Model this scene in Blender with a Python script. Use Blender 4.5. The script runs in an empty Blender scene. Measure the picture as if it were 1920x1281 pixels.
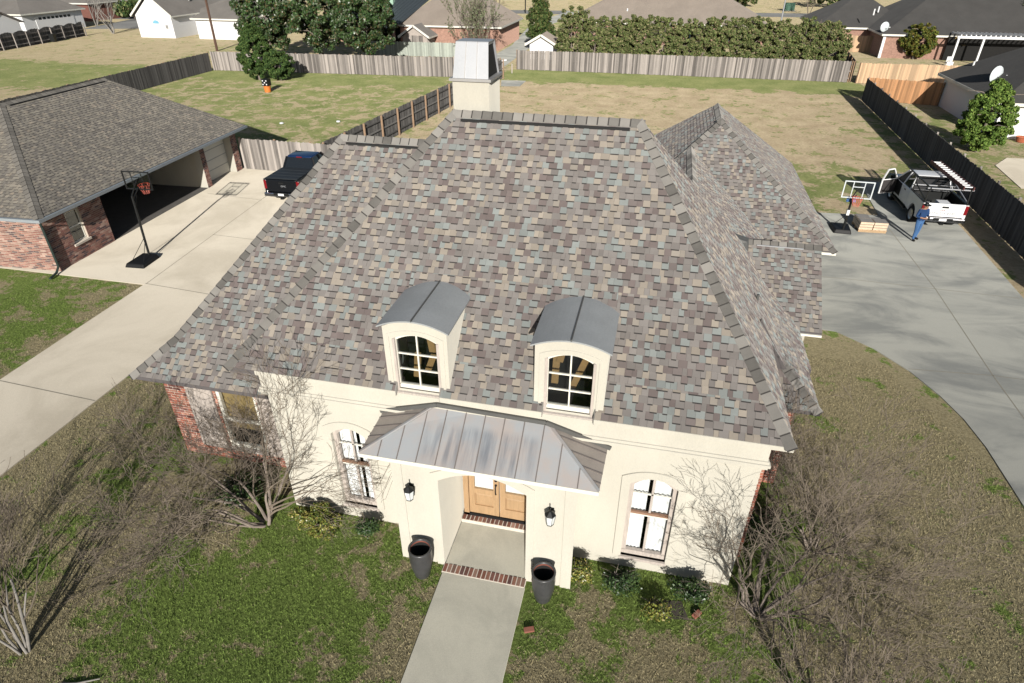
import bpy, bmesh, math, random
import numpy as np
from mathutils import Vector, Matrix
R = math.radians
rng = random.Random(7)
nrg = np.random.default_rng(7)
sc = bpy.context.scene
col = sc.collection

# ---------------------------------------------------------------- camera, sky, sun
cam = bpy.data.objects.new('camera', bpy.data.cameras.new('camera'))
col.objects.link(cam)
cam.location = (0, 0, 11.5)
cam.rotation_euler = (R(90 - 32.2), 0, R(13))
cam.data.sensor_width = 36.0
cam.data.lens = 36.0 * 1173 / 1920
cam.data.clip_end = 3000
sc.camera = cam
SUN_EL, SHADOW_AZ = 20.5, -13.0            # shadows run away from the viewer
w = bpy.data.worlds.new('World'); sc.world = w; w.use_nodes = True
nt = w.node_tree
sky = nt.nodes.new('ShaderNodeTexSky'); sky.sky_type = 'NISHITA'; sky.sun_disc = False
sky.sun_elevation = R(SUN_EL)
sdir = Vector((-math.sin(R(SHADOW_AZ)), -math.cos(R(SHADOW_AZ)), math.tan(R(SUN_EL)))).normalized()
sky.sun_rotation = math.atan2(sdir.x, sdir.y)
bg = nt.nodes['Background']; bg.inputs['Strength'].default_value = 0.06
nt.links.new(sky.outputs[0], bg.inputs[0])
sl = bpy.data.lights.new('sun', 'SUN'); sl.energy = 4.8; sl.angle = R(0.5); sl.color = (1.0, 0.96, 0.89)
so = bpy.data.objects.new('sun', sl); col.objects.link(so)
so.rotation_euler = sdir.to_track_quat('Z', 'Y').to_euler()
sc.view_settings.view_transform = 'Standard'; sc.view_settings.look = 'None'
sc.view_settings.exposure = 0.17; sc.view_settings.gamma = 1
sc.render.engine = 'CYCLES'

# ---------------------------------------------------------------- helpers
def tag(o, label=None, cat=None, group=None, kind=None):
    for k, v in (('label', label), ('category', cat), ('group', group), ('kind', kind)):
        if v: o[k] = v
    return o
def empty(name, loc=(0, 0, 0), rz=0, label=None, cat=None, group=None):
    o = bpy.data.objects.new(name, None); col.objects.link(o)
    o.location = loc; o.rotation_euler = (0, 0, rz); o.empty_display_size = .2
    return tag(o, label, cat, group)
def link(name, me, parent=None, mat=None):
    o = bpy.data.objects.new(name, me); col.objects.link(o)
    if parent: o.parent = parent
    if mat and not me.materials: me.materials.append(mat)
    return o
def copy_tree(o, parent=None):
    c = o.copy(); col.objects.link(c); c.parent = parent
    for ch in [x for x in bpy.data.objects if x.parent == o]:
        copy_tree(ch, c)
    return c
class MB:
    def __init__(s): s.v = []; s.f = []; s.c = []; s.mi = []; s.cc = None; s.m = 0
    def face(s, idx):
        s.f.append(idx); s.c.append(s.cc); s.mi.append(s.m)
    def poly(s, pts):
        b = len(s.v); s.v += [tuple(p) for p in pts]; s.face(list(range(b, b + len(pts)))); return s
    def box(s, x0, x1, y0, y1, z0, z1):
        b = len(s.v)
        s.v += [(x0,y0,z0),(x1,y0,z0),(x1,y1,z0),(x0,y1,z0),(x0,y0,z1),(x1,y0,z1),(x1,y1,z1),(x0,y1,z1)]
        for q in ((3,2,1,0),(4,5,6,7),(0,1,5,4),(1,2,6,5),(2,3,7,6),(3,0,4,7)): s.face([b+i for i in q])
        return s
    def hexa(s, p):            # 8 points: bottom ring 4, top ring 4
        b = len(s.v); s.v += [tuple(q) for q in p]
        for q in ((3,2,1,0),(4,5,6,7),(0,1,5,4),(1,2,6,5),(2,3,7,6),(3,0,4,7)): s.face([b+i for i in q])
        return s
    def slab(s, pts, t):       # planar polygon thickened downwards by vector/height t
        n = len(pts); b = len(s.v)
        d = Vector(t) if not isinstance(t, (int, float)) else Vector((0, 0, -t))
        s.v += [tuple(p) for p in pts] + [tuple(Vector(p) + d) for p in pts]
        s.face(list(range(b, b+n))); s.face([b+n+i for i in reversed(range(n))])
        for i in range(n): s.face([b+i, b+n+i, b+n+(i+1) % n, b+(i+1) % n])
        return s
    def bar(s, a, b_, w_, h_=None, up=(0, 0, 1)):
        h_ = h_ or w_; a = Vector(a); b_ = Vector(b_); d = (b_-a).normalized(); up = Vector(up)
        if abs(d.dot(up)) > .95: up = Vector((0, 1, 0))
        x = d.cross(up).normalized(); y = x.cross(d).normalized()
        P = []
        for e in (a, b_):
            for sx, sy in ((-1,-1),(1,-1),(1,1),(-1,1)): P.append(e + x*sx*w_/2 + y*sy*h_/2)
        return s.hexa(P)
    def tube(s, pts, rad, n=6, cap=True):
        pts = [Vector(p) for p in pts]; rings = []
        prev = None
        for i, p in enumerate(pts):
            d = (pts[min(i+1, len(pts)-1)] - pts[max(i-1, 0)])
            if d.length < 1e-6: d = Vector((0,0,1))
            d.normalize()
            if prev is None:
                a = Vector((1,0,0)) if abs(d.x) < .8 else Vector((0,1,0)); x = d.cross(a).normalized()
            else:
                x = prev - d*prev.dot(d)
                x = x.normalized() if x.length > 1e-5 else d.orthogonal().normalized()
            prev = x; y = d.cross(x)
            r = rad[i] if isinstance(rad, (list, tuple)) else rad
            b = len(s.v); rings.append(b)
            for k in range(n):
                t = 2*math.pi*k/n; q = p + (x*math.cos(t)+y*math.sin(t))*r; s.v.append((q.x,q.y,q.z))
        for a, b in zip(rings, rings[1:]):
            for k in range(n): s.face([a+k, a+(k+1) % n, b+(k+1) % n, b+k])
        if cap:
            s.face([rings[0]+k for k in reversed(range(n))]); s.face([rings[-1]+k for k in range(n)])
        return s
    def lathe(s, prof, n=24, o=(0,0,0), axis='z', cap=True):
        b0 = []
        for r, h in prof:
            b = len(s.v); b0.append(b)
            for k in range(n):
                t = 2*math.pi*k/n; c, q = r*math.cos(t), r*math.sin(t)
                if axis == 'z': p = (o[0]+c, o[1]+q, o[2]+h)
                elif axis == 'x': p = (o[0]+h, o[1]+c, o[2]+q)
                else: p = (o[0]+q, o[1]+h, o[2]+c)
                s.v.append(p)
        for a, b in zip(b0, b0[1:]):
            for k in range(n): s.face([a+k, a+(k+1) % n, b+(k+1) % n, b+k])
        if cap:
            s.face([b0[0]+k for k in reversed(range(n))]); s.face([b0[-1]+k for k in range(n)])
        return s
    def ext(s, prof, x0, x1):   # (y,z) profile extruded along x
        n = len(prof); b = len(s.v)
        s.v += [(x0, y, z) for y, z in prof] + [(x1, y, z) for y, z in prof]
        s.face(list(range(b, b+n))); s.face([b+n+i for i in reversed(range(n))])
        for i in range(n): s.face([b+i, b+(i+1) % n, b+n+(i+1) % n, b+n+i])
        return s
    def mesh(s, name, mats=None, smooth=False, fixn=True):
        me = bpy.data.meshes.new(name); me.from_pydata(s.v, [], s.f)
        for m in (mats or []): me.materials.append(m)
        if any(s.mi): me.polygons.foreach_set('material_index', s.mi)
        if any(c is not None for c in s.c):
            at = me.color_attributes.new('Col', 'FLOAT_COLOR', 'CORNER'); a = []
            for f, c in zip(s.f, s.c): a += list((c or (.5,.5,.5))[:3] + (1.,)) * len(f)
            at.data.foreach_set('color', a)
        if fixn:
            bm = bmesh.new(); bm.from_mesh(me); bmesh.ops.recalc_face_normals(bm, faces=bm.faces); bm.to_mesh(me); bm.free()
        if smooth: me.polygons.foreach_set('use_smooth', [True]*len(me.polygons))
        return me
    def build(s, name, mat=None, parent=None, smooth=False, fixn=True, bevel=0):
        mats = mat if isinstance(mat, (list, tuple)) else ([mat] if mat else [])
        o = link(name, s.mesh(name, mats, smooth, fixn), parent)
        if bevel:
            b = o.modifiers.new('bevel', 'BEVEL'); b.width = bevel; b.segments = 2; b.limit_method = 'ANGLE'
        return o
def bulk(name, V, F, mat, parent=None, colr=None, smooth=False):   # numpy quads
    me = bpy.data.meshes.new(name); n = len(F); k = F.shape[1]
    me.vertices.add(len(V)); me.vertices.foreach_set('co', np.asarray(V, np.float32).ravel())
    me.loops.add(n*k); me.loops.foreach_set('vertex_index', F.astype(np.int32).ravel())
    me.polygons.add(n); me.polygons.foreach_set('loop_start', np.arange(0, n*k, k, dtype=np.int32))
    me.polygons.foreach_set('loop_total', np.full(n, k, np.int32)); me.update(calc_edges=True)
    if colr is not None:
        at = me.color_attributes.new('Col', 'FLOAT_COLOR', 'CORNER')
        c = np.ones((n, 4), np.float32); c[:, :3] = colr; at.data.foreach_set('color', np.repeat(c, k, 0).ravel())
    if smooth: me.polygons.foreach_set('use_smooth', [True]*n)
    me.materials.append(mat)
    return link(name, me, parent)

# ---------------------------------------------------------------- materials
def nodes(m):
    m.use_nodes = True; t = m.node_tree; return t, t.nodes, t.links, t.nodes['Principled BSDF']
def mth(t, op, a, b=None, c=None):
    n = t.nodes.new('ShaderNodeMath'); n.operation = op
    for i, x in enumerate((a, b, c)):
        if x is None: continue
        if isinstance(x, (int, float)): n.inputs[i].default_value = x
        else: t.links.new(x, n.inputs[i])
    return n.outputs[0]
def noise(t, scale, detail=4, rough=.6, vec=None, dist=0):
    n = t.nodes.new('ShaderNodeTexNoise'); n.inputs['Scale'].default_value = scale
    n.inputs['Detail'].default_value = detail; n.inputs['Roughness'].default_value = rough
    n.inputs['Distortion'].default_value = dist
    if vec is not None: t.links.new(vec, n.inputs['Vector'])
    return n.outputs['Fac']
def posn(t, sc_=None):
    g = t.nodes.new('ShaderNodeNewGeometry').outputs['Position']
    if sc_:
        m = t.nodes.new('ShaderNodeMapping'); m.inputs['Scale'].default_value = sc_; t.links.new(g, m.inputs['Vector']); g = m.outputs[0]
    return g
def ramp(t, f, stops):
    r = t.nodes.new('ShaderNodeValToRGB'); e = r.color_ramp.elements
    while len(e) < len(stops): e.new(.5)
    for x, (p, c) in zip(e, stops): x.position = p; x.color = (*c, 1) if len(c) == 3 else c
    t.links.new(f, r.inputs[0]); return r.outputs[0]
def mixc(t, f, a, b, mode='MIX'):
    n = t.nodes.new('ShaderNodeMix'); n.data_type = 'RGBA'; n.blend_type = mode
    for i, x in ((0, f), (6, a), (7, b)):
        if isinstance(x, (int, float)): n.inputs[i].default_value = x
        elif isinstance(x, tuple): n.inputs[i].default_value = (*x, 1)
        else: t.links.new(x, n.inputs[i])
    return n.outputs[2]
def mrange(t, v, a, b, c=0., d=1., smooth=True):
    n = t.nodes.new('ShaderNodeMapRange'); n.interpolation_type = 'SMOOTHSTEP' if smooth else 'LINEAR'
    t.links.new(v, n.inputs[0])
    for i, x in enumerate((a, b, c, d)): n.inputs[i+1].default_value = x
    return n.outputs[0]
def M(name, base=(.5,.5,.5), rough=.8, var=.15, scale=3., fine=40., bump=.0, metal=0., attr=False, spec=.3, stretch=None, obj=False, bdist=.02):
    m = bpy.data.materials.new(name); t, N, L, b = nodes(m)
    p = posn(t, stretch)
    f = mth(t, 'ADD', mth(t, 'MULTIPLY', noise(t, scale, 5, .6, p), .6), mth(t, 'MULTIPLY', noise(t, fine, 3, .6, p), .4))
    if attr:
        a = N.new('ShaderNodeAttribute'); a.attribute_name = 'Col'; c = a.outputs['Color']
    else: c = base
    if obj:
        oi = N.new('ShaderNodeObjectInfo'); f = mth(t, 'ADD', mth(t, 'MULTIPLY', f, .5), mth(t, 'MULTIPLY', oi.outputs['Random'], .5))
    k = mrange(t, f, .25, .75, 1-var, 1+var, False)
    vm = N.new('ShaderNodeVectorMath'); vm.operation = 'SCALE'
    if isinstance(c, tuple): vm.inputs[0].default_value = c
    else: L.new(c, vm.inputs[0])
    L.new(k, vm.inputs['Scale']); L.new(vm.outputs[0], b.inputs['Base Color'])
    b.inputs['Roughness'].default_value = rough; b.inputs['Metallic'].default_value = metal
    b.inputs['Specular IOR Level'].default_value = spec
    if rough > .75: b.inputs['Diffuse Roughness'].default_value = 1.
    if bump:
        bn = N.new('ShaderNodeBump'); bn.inputs['Strength'].default_value = bump; bn.inputs['Distance'].default_value = bdist
        L.new(f, bn.inputs['Height']); L.new(bn.outputs[0], b.inputs['Normal'])
    return m
def glassmat(name, tint=(.9,.95,.95), gloss=.12):
    m = bpy.data.materials.new(name); t, N, L, b = nodes(m); N.remove(b)
    tr = N.new('ShaderNodeBsdfTransparent'); tr.inputs[0].default_value = (*tint, 1)
    gl = N.new('ShaderNodeBsdfGlossy'); gl.inputs['Roughness'].default_value = .03
    mx = N.new('ShaderNodeMixShader'); mx.inputs[0].default_value = gloss
    L.new(tr.outputs[0], mx.inputs[1]); L.new(gl.outputs[0], mx.inputs[2]); L.new(mx.outputs[0], N['Material Output'].inputs[0])
    return m
m_stucco = M('stucco', (.525,.502,.438), .9, .12, 1.1, 45, .5, stretch=(1,1,.45))
m_trim = M('trim_paint', (.76,.74,.66), .6, .04)
m_shing = M('shingle_granules', attr=True, rough=.92, var=.16, scale=2.2, fine=110, bump=.2, spec=.15)
m_deck = M('roof_deck', (.11,.1,.1), .95, .2)
m_cap = M('ridge_cap', (.215,.205,.19), .93, .42, 3, 90, .2, obj=True, spec=.15)
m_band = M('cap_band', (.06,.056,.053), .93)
m_vent = M('ridge_vent', (.02,.02,.02), .7)
m_brick = M('brick', attr=True, rough=.9, var=.3, scale=6, fine=70, bump=.4)
m_mortar = M('mortar', (.62,.57,.5), .95, .12, 5, 60)
m_mortar2 = M('mortar_grey', (.52,.46,.39), .95, .12, 5, 60)
m_conc = None
def concrete(name, base, stain, scale=.35, sx=(1,1,1)):
    m = bpy.data.materials.new(name); t, N, L, b = nodes(m); p = posn(t, sx)
    big = noise(t, scale, 6, .62, p, .6); fine = noise(t, 55, 3, .6, p)
    c = mixc(t, mrange(t, big, .38, .68), base, stain)
    k = mrange(t, fine, .3, .7, .9, 1.08, False)
    c = mixc(t, 1., c, k, 'MULTIPLY'); L.new(c, b.inputs['Base Color']); b.inputs['Roughness'].default_value = .9
    b.inputs['Specular IOR Level'].default_value = .2; b.inputs['Diffuse Roughness'].default_value = 1.
    return m
m_conc_l = concrete('concrete_warm', (.53,.48,.395), (.43,.385,.31), .3)
m_conc_r = concrete('concrete_grey', (.31,.31,.28), (.185,.19,.18), .3, (1,2.2,1))
m_conc_p = concrete('concrete_path', (.52,.5,.42), (.43,.415,.35), .8)
m_asph = concrete('asphalt', (.16,.16,.155), (.12,.12,.12), .2)
m_joint = M('joint', (.2,.185,.15), .95)
m_wood = M('door_wood', (.43,.285,.16), .5, .25, 3, 30, .1, stretch=(9,9,1))
m_wood_w = M('weathered_wood', (.46,.41,.37), .8, .3, 3, 40, .2, stretch=(6,6,1))
m_rail = M('brown_rail', (.29,.17,.115), .7, .2)
m_curtain = M('curtain', (.74,.75,.75), .8, .06, 3, 12)
m_black = M('black', (.012,.012,.013), .6)
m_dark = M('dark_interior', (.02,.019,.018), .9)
m_glass = glassmat('pane_glass', (.98,.99,.99), .07)
m_glassd = glassmat('dark_pane', (.55,.6,.6), .16)
m_lumber = M('lumber', (.68,.42,.19), .8, .2)
m_zinc = None
def metal_roof():
    m = bpy.data.materials.new('porch_metal'); t, N, L, b = nodes(m); p = posn(t)
    v = noise(t, 1.4, 4, .6, p); s = noise(t, 1.0, 5, .6, posn(t, (5, .5, .5)))
    c = mixc(t, mrange(t, v, .35, .65), (.385,.345,.325), (.345,.36,.375))
    x = N.new('ShaderNodeSeparateXYZ'); L.new(p, x.inputs[0])
    inx = mth(t, 'MULTIPLY', mrange(t, x.outputs[0], -3.95, -3.6), mrange(t, x.outputs[0], -1.75, -1.45, 1., 0.))
    inz = mth(t, 'MULTIPLY', mrange(t, x.outputs[2], 2.95, 3.25), mrange(t, x.outputs[2], 3.48, 3.6, 1., 0.))
    st = mth(t, 'MULTIPLY', mth(t, 'MULTIPLY', inx, inz), mrange(t, s, .35, .7))
    c = mixc(t, mth(t, 'MULTIPLY', st, .8), c, (.13,.145,.17))
    L.new(c, b.inputs['Base Color']); b.inputs['Metallic'].default_value = .15; b.inputs['Roughness'].default_value = .55
    return m
m_porchmetal = metal_roof(); m_seam = M('seam_metal', (.17,.15,.14), .6, .2)
m_brownmetal = M('brown_metal', (.36,.32,.285), .5, .2, metal=.4)
m_leadgrey = M('lead_sheet', (.33,.345,.35), .5, .18, 1.5, 30)
m_galv = M('galvanised', (.42,.43,.45), .45, .1, 1.5, 30, metal=.4)
m_galvd = M('galvanised_flange', (.42,.41,.4), .5, .1, metal=.5)
m_flash = M('flashing', (.13,.13,.125), .55, .2, metal=.3)
m_pot = M('pot_glaze', (.06,.06,.062), .35, .35, 4, 30, spec=.5)
m_terra = M('terracotta', (.45,.14,.07), .8)
m_potrim = M('pot_rim_red', (.2,.07,.05), .7)
m_lant = M('lantern_black', (.015,.016,.016), .4)
m_frost = M('frosted_glass', (.8,.84,.85), .2, .1, spec=.6)
m_fence = M('fence_weathered', (.31,.28,.255), .92, .55, 1.1, 30, stretch=(6,6,.7), obj=True)
m_fence_d = M('fence_dark', (.095,.09,.085), .92, .4, 1.1, 30, stretch=(6,6,.7), obj=True)
m_fence_n = M('fence_new', (.62,.45,.29), .85, .25, 1.1, 30, stretch=(6,6,.7), obj=True)
m_post = M('fence_post', (.34,.23,.15), .9, .25)
m_white = M('white_siding', (.8,.8,.8), .6, .03)
m_whitepaint = M('white_paint', (.82,.82,.82), .3, .02, spec=.5)
m_greyroof = M('far_grey_shingles', (.14,.13,.12), .95, .22, .6, 12, .2)
m_darkroof = M('far_dark_shingles', (.062,.06,.058), .95, .25, .6, 12, .2)
m_tanroof = M('far_tan_shingles', (.235,.2,.17), .95, .18, .6, 10, .2)
m_metalroof = M('far_metal_roof', (.07,.085,.095), .4, .15, metal=.3)
m_pinkbrick = M('far_brick', (.42,.26,.2), .9, .4, 5, 14)
m_green = M('green_chimney', (.34,.5,.39), .7)
m_bark = M('bark', (.24,.2,.17), .9, .35, 3, 30)
m_twig = M('twig', (.18,.148,.115), .9, .35, 3, 30)
m_palebark = M('pale_bark', (.29,.27,.245), .85, .3, 3, 30)
def leafmat(name, spec=.3, rough=.6):
    m = M(name, attr=True, rough=rough, var=.25, scale=1.5, fine=8, spec=spec)
    return m
m_leaf = leafmat('leaf', .15, .7); m_leafgloss = leafmat('glossy_leaf', .5, .35)

# ---------------------------------------------------------------- ground colouring (shared by soil and blades)
def box_mask(t, x, y, x0, x1, y0, y1, s):
    a = mth(t, 'MULTIPLY', mrange(t, x, x0-s, x0+s), mrange(t, x, x1-s, x1+s, 1., 0.))
    b = mth(t, 'MULTIPLY', mrange(t, y, y0-s, y0+s), mrange(t, y, y1-s, y1+s, 1., 0.))
    return mth(t, 'MULTIPLY', a, b)
def grassmat(name, blades=False):
    m = bpy.data.materials.new(name); t, N, L, b = nodes(m); p = posn(t)
    s = N.new('ShaderNodeSeparateXYZ'); L.new(p, s.inputs[0])
    wob = mth(t, 'MULTIPLY', mth(t, 'SUBTRACT', noise(t, .25, 4, .6, p), .5), 7.)
    x = mth(t, 'ADD', s.outputs[0], wob); y = mth(t, 'ADD', s.outputs[1], wob)
    g = None
    for x0, x1, y0, y1, sf, k in ((-9.5,3.,1,9.6,2.5,.19), (-22,10,0,20,5,.02), (-8,-4.5,6.3,8.6,.8,.1), (-1,2.4,8,9.4,.5,.15), (-10,-6,3,6,1.5,.06), (-5,-3.5,3.5,7.6,.7,-.2), (-1.5,1.3,4.5,7.5,.6,-.2), (5,10,5,22,1.5,-.05), (-50,-18,35,66,4,.17), (-50,-22,61,67,1.5,.2), (-17,19,66.5,74,1.2,.42),
                                  (-40,-20,9,20,2,.17), (-120,-49,52,66,2,.3), (6.5,12.5,34,42,1.5,.2), (14,60,36,60,3,.12), (-12.5,-10,10,13,.6,.3),
                                  (2.5,4.5,9,14,.5,.2), (-30,-10,90,140,5,.15), (-60,-48,72,86,2,.12)):
        k_ = mth(t, 'MULTIPLY', box_mask(t, x, y, x0, x1, y0, y1, sf), k); g = k_ if g is None else mth(t, 'ADD', g, k_)
    n1 = mth(t, 'ADD', mth(t, 'MULTIPLY', noise(t, .7, 6, .68, p, .4), .65), mth(t, 'MULTIPLY', noise(t, 3.2, 4, .7, p), .35))
    n1 = mrange(t, n1, .3, .7, .08, .92, False)
    gm = mrange(t, mth(t, 'ADD', n1, g), .45, .8)
    if blades:
        at_ = N.new('ShaderNodeAttribute'); at_.attribute_name = 'Col'; sp_ = N.new('ShaderNodeSeparateColor'); L.new(at_.outputs['Color'], sp_.inputs[0]); pick = sp_.outputs[1]
    else: pick = noise(t, 30, 2, .6, p)
    gm = mrange(t, mth(t, 'SUBTRACT', gm, pick), -.14, .14)
    n2 = noise(t, 13, 4, .7, p); n3 = noise(t, 45, 3, .7, p)
    tan_near = mixc(t, mrange(t, n2, .3, .7), (.27,.23,.13), (.43,.375,.23))
    yard = box_mask(t, s.outputs[0], s.outputs[1], -18, 17, 24, 68, 3)
    tan_far = mixc(t, mrange(t, mth(t, 'ADD', mth(t, 'MULTIPLY', noise(t, .5, 5, .7, p), .55), mth(t, 'MULTIPLY', noise(t, 6, 4, .7, p), .45)), .33, .67), (.33,.26,.165), (.5,.41,.275))
    far = mrange(t, s.outputs[1], 18, 30)
    straw = mixc(t, mth(t, 'MULTIPLY', far, .55), tan_near, tan_far); straw = mixc(t, yard, straw, tan_far)
    grn = mixc(t, mrange(t, n2, .3, .7), (.085,.145,.022), (.23,.34,.07))
    grn_far = mixc(t, mrange(t, mth(t, 'ADD', mth(t, 'MULTIPLY', noise(t, .4, 5, .7, p), .55), mth(t, 'MULTIPLY', noise(t, 5, 4, .7, p), .45)), .35, .65), (.12,.17,.045), (.27,.28,.115))
    grn = mixc(t, far, grn, grn_far)
    c = mixc(t, mth(t, 'MULTIPLY', gm, .9), straw, grn)
    c = mixc(t, 1., c, mrange(t, mth(t, 'ADD', mth(t, 'MULTIPLY', n3, .5), mth(t, 'MULTIPLY', noise(t, 4.5, 3, .7, p), .5)), .3, .7, .72, 1.22, False), 'MULTIPLY')
    if blades:
        c = mixc(t, 1., c, sp_.outputs[0], 'MULTIPLY')
    else:
        c = mixc(t, mrange(t, s.outputs[1], 16, 24, .22, 0.), c, (.06,.045,.03))
        bn = N.new('ShaderNodeBump'); bn.inputs['Strength'].default_value = .7; bn.inputs['Distance'].default_value = .06
        L.new(mth(t, 'ADD', n2, n3), bn.inputs['Height']); L.new(bn.outputs[0], b.inputs['Normal'])
    L.new(c, b.inputs['Base Color']); b.inputs['Roughness'].default_value = .9; b.inputs['Specular IOR Level'].default_value = .1; b.inputs['Diffuse Roughness'].default_value = 1.
    return m
m_ground = grassmat('lawn'); m_blade = grassmat('grass_blades', True)

# ---------------------------------------------------------------- ground, drives
def sheet(name, pts, z, mat, t=.25):
    o = MB().slab([(x, y, z) for x, y in pts], t).build(name, mat); return tag(o, kind='structure')
o = MB().poly([(-900,-300,0),(900,-300,0),(900,1200,0),(-900,1200,0)]).build('ground', m_ground, fixn=False); tag(o, kind='structure')
drv = sheet('left_driveway', [(-18.7,-30),(-15.2,-30),(-15.45,8.5),(-15.55,18),(-15.5,33.3),(-33.5,34.2),(-33.0,18.6),(-23.6,18.62),(-19.5,18.62),(-19.25,12)], .03, m_conc_l)
def joints(parent, segs, z, wd=.03):
    for a, b in segs:
        a = Vector((*a, z)); b = Vector((*b, z)); d = (b-a).normalized().cross(Vector((0,0,1)))*wd/2
        MB().poly([a-d, b-d, b+d, a+d]).build('joint', m_joint, parent, fixn=False)
joints(drv, [((-19.45,18.7),(-20.9,33.2)), ((-19.5,18.7),(-15.6,18.4)), ((-20.0,23.8),(-15.6,23.6)), ((-20.4,28.6),(-23.9,28.9)), ((-19.2,11.9),(-15.5,11.7)), ((-19.1,6.2),(-15.4,6.0))], .034)
drvr = sheet('right_driveway', [(4.4,17),(5.0,20.9),(5.4,21.1),(6.9,21.0),(7.9,20.1),(8.7,18.9),(9.2,17.7),(9.5,16.6),(9.65,15.4),(9.7,13),(9.7,-20),(13.6,-20),(14.0,20),(14.45,25),(14.75,32),(14.85,39.4),(11.6,39.4),(11.3,33.6),(6.6,33.2),(6.2,25),(4.4,25)], .03, m_conc_r)
joints(drvr, [((8.4,25.5),(14.3,25.2)), ((11.3,33.3),(11.4,25.3)), ((11.4,25.3),(11.2,19.2)), ((11.2,19.2),(14.0,19.1)), ((8.7,19.0),(11.2,19.2)), ((11.2,19.2),(11.2,10)), ((9.7,13.2),(13.7,13.1)), ((5.6,25.5),(8.4,25.5))], .034)
path = sheet('front_path', [(-3.36,-6),(-1.55,-6),(-1.63,8.26),(-3.45,8.26)], .05, m_conc_p)
sheet('utility_pad', [(-16.4,66.2),(-13.9,66.4),(-13.9,63.6),(-15.7,63.2)], .06, m_conc_r)
sheet('neighbour_drive', [(-21.5,75),(-18.2,75),(-18.6,93.8),(-21,122),(-18.5,150),(-22,150),(-24.6,122),(-21.5,93)], .04, m_conc_r)
sheet('patio', [(20.2,40),(26,40),(27,46.6),(22,46.6),(20.6,44.6)], .03, m_conc_l)
sheet('far_street', [(-400,118),(-100,113),(-96,97),(-72,104),(-72,112),(-92,121),(-400,128)], .02, m_asph)
sheet('back_street', [(-60,139),(60,149),(200,165),(200,175),(60,158),(-60,147)], .02, m_asph)

# grass blades close to the viewer
def inside(x, y):
    hs = (x > -11.9) & (x < 4.3) & (y > 9.35); pt = (x > -3.5) & (x < -1.5) & (y < 8.8); pc = (x > -4.4) & (x < -.78) & (y > 8.5)
    d = ((x < -15.35) & (x > -19.5) & (y < 18.65)) | ((y > 18.5) & (x < -15.3))
    rr = (x > 8.7 + np.clip((16.8-y)*.35, -.6, 1.0)) | ((y > 20) & (x > 4.2))
    return hs | pt | pc | d | rr
n = 620000
px = nrg.uniform(-24, 10.5, n); py = 2.6 + 16.5*nrg.uniform(0, 1, n)**1.35
k = ~inside(px, py); px, py = px[k], py[k]; n = len(px)
hh = nrg.uniform(.012, .05, n); a = nrg.uniform(0, 6.283, n); wd = nrg.uniform(.004, .011, n); ln = nrg.uniform(.01, .07, n); la = nrg.uniform(0, 6.283, n)
V = np.zeros((n, 3, 3)); V[:,0] = np.stack([px-np.cos(a)*wd, py-np.sin(a)*wd, 0*px], 1); V[:,1] = np.stack([px+np.cos(a)*wd, py+np.sin(a)*wd, 0*px], 1)
V[:,2] = np.stack([px+np.cos(la)*ln, py+np.sin(la)*ln, hh], 1)
sh = nrg.uniform(.72, 1.35, n)
tag(bulk('grass', V.reshape(-1, 3), np.arange(3*n).reshape(n, 3), m_blade, None, np.stack([sh, nrg.uniform(.1,.9,n), sh], 1)), 'short patchy winter grass of the front lawn', 'grass', kind='stuff')

# ---------------------------------------------------------------- shingle courses
PAL = [(.305,.27,.23), (.238,.256,.249), (.168,.14,.134), (.222,.205,.194), (.2,.183,.173), (.28,.252,.22), (.182,.156,.149)]
PW = [.18, .19, .17, .19, .13, .08, .06]
GPAL = [(.185,.17,.145), (.16,.147,.128), (.21,.19,.16), (.135,.125,.113), (.23,.2,.165)]
def clip_poly(poly, clipper):
    out = poly
    m = len(clipper)
    for i in range(m):
        ax, ay = clipper[i]; bx, by = clipper[(i+1) % m]; ex, ey = bx-ax, by-ay
        inp = out; out = []
        if not inp: return []
        for j in range(len(inp)):
            p = inp[j]; q = inp[(j+1) % len(inp)]
            dp = ex*(p[1]-ay)-ey*(p[0]-ax); dq = ex*(q[1]-ay)-ey*(q[0]-ax)
            if dp >= 0: out.append(p)
            if (dp >= 0) != (dq >= 0):
                s_ = dp/(dp-dq); out.append((p[0]+(q[0]-p[0])*s_, p[1]+(q[1]-p[1])*s_))
    return out
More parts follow.
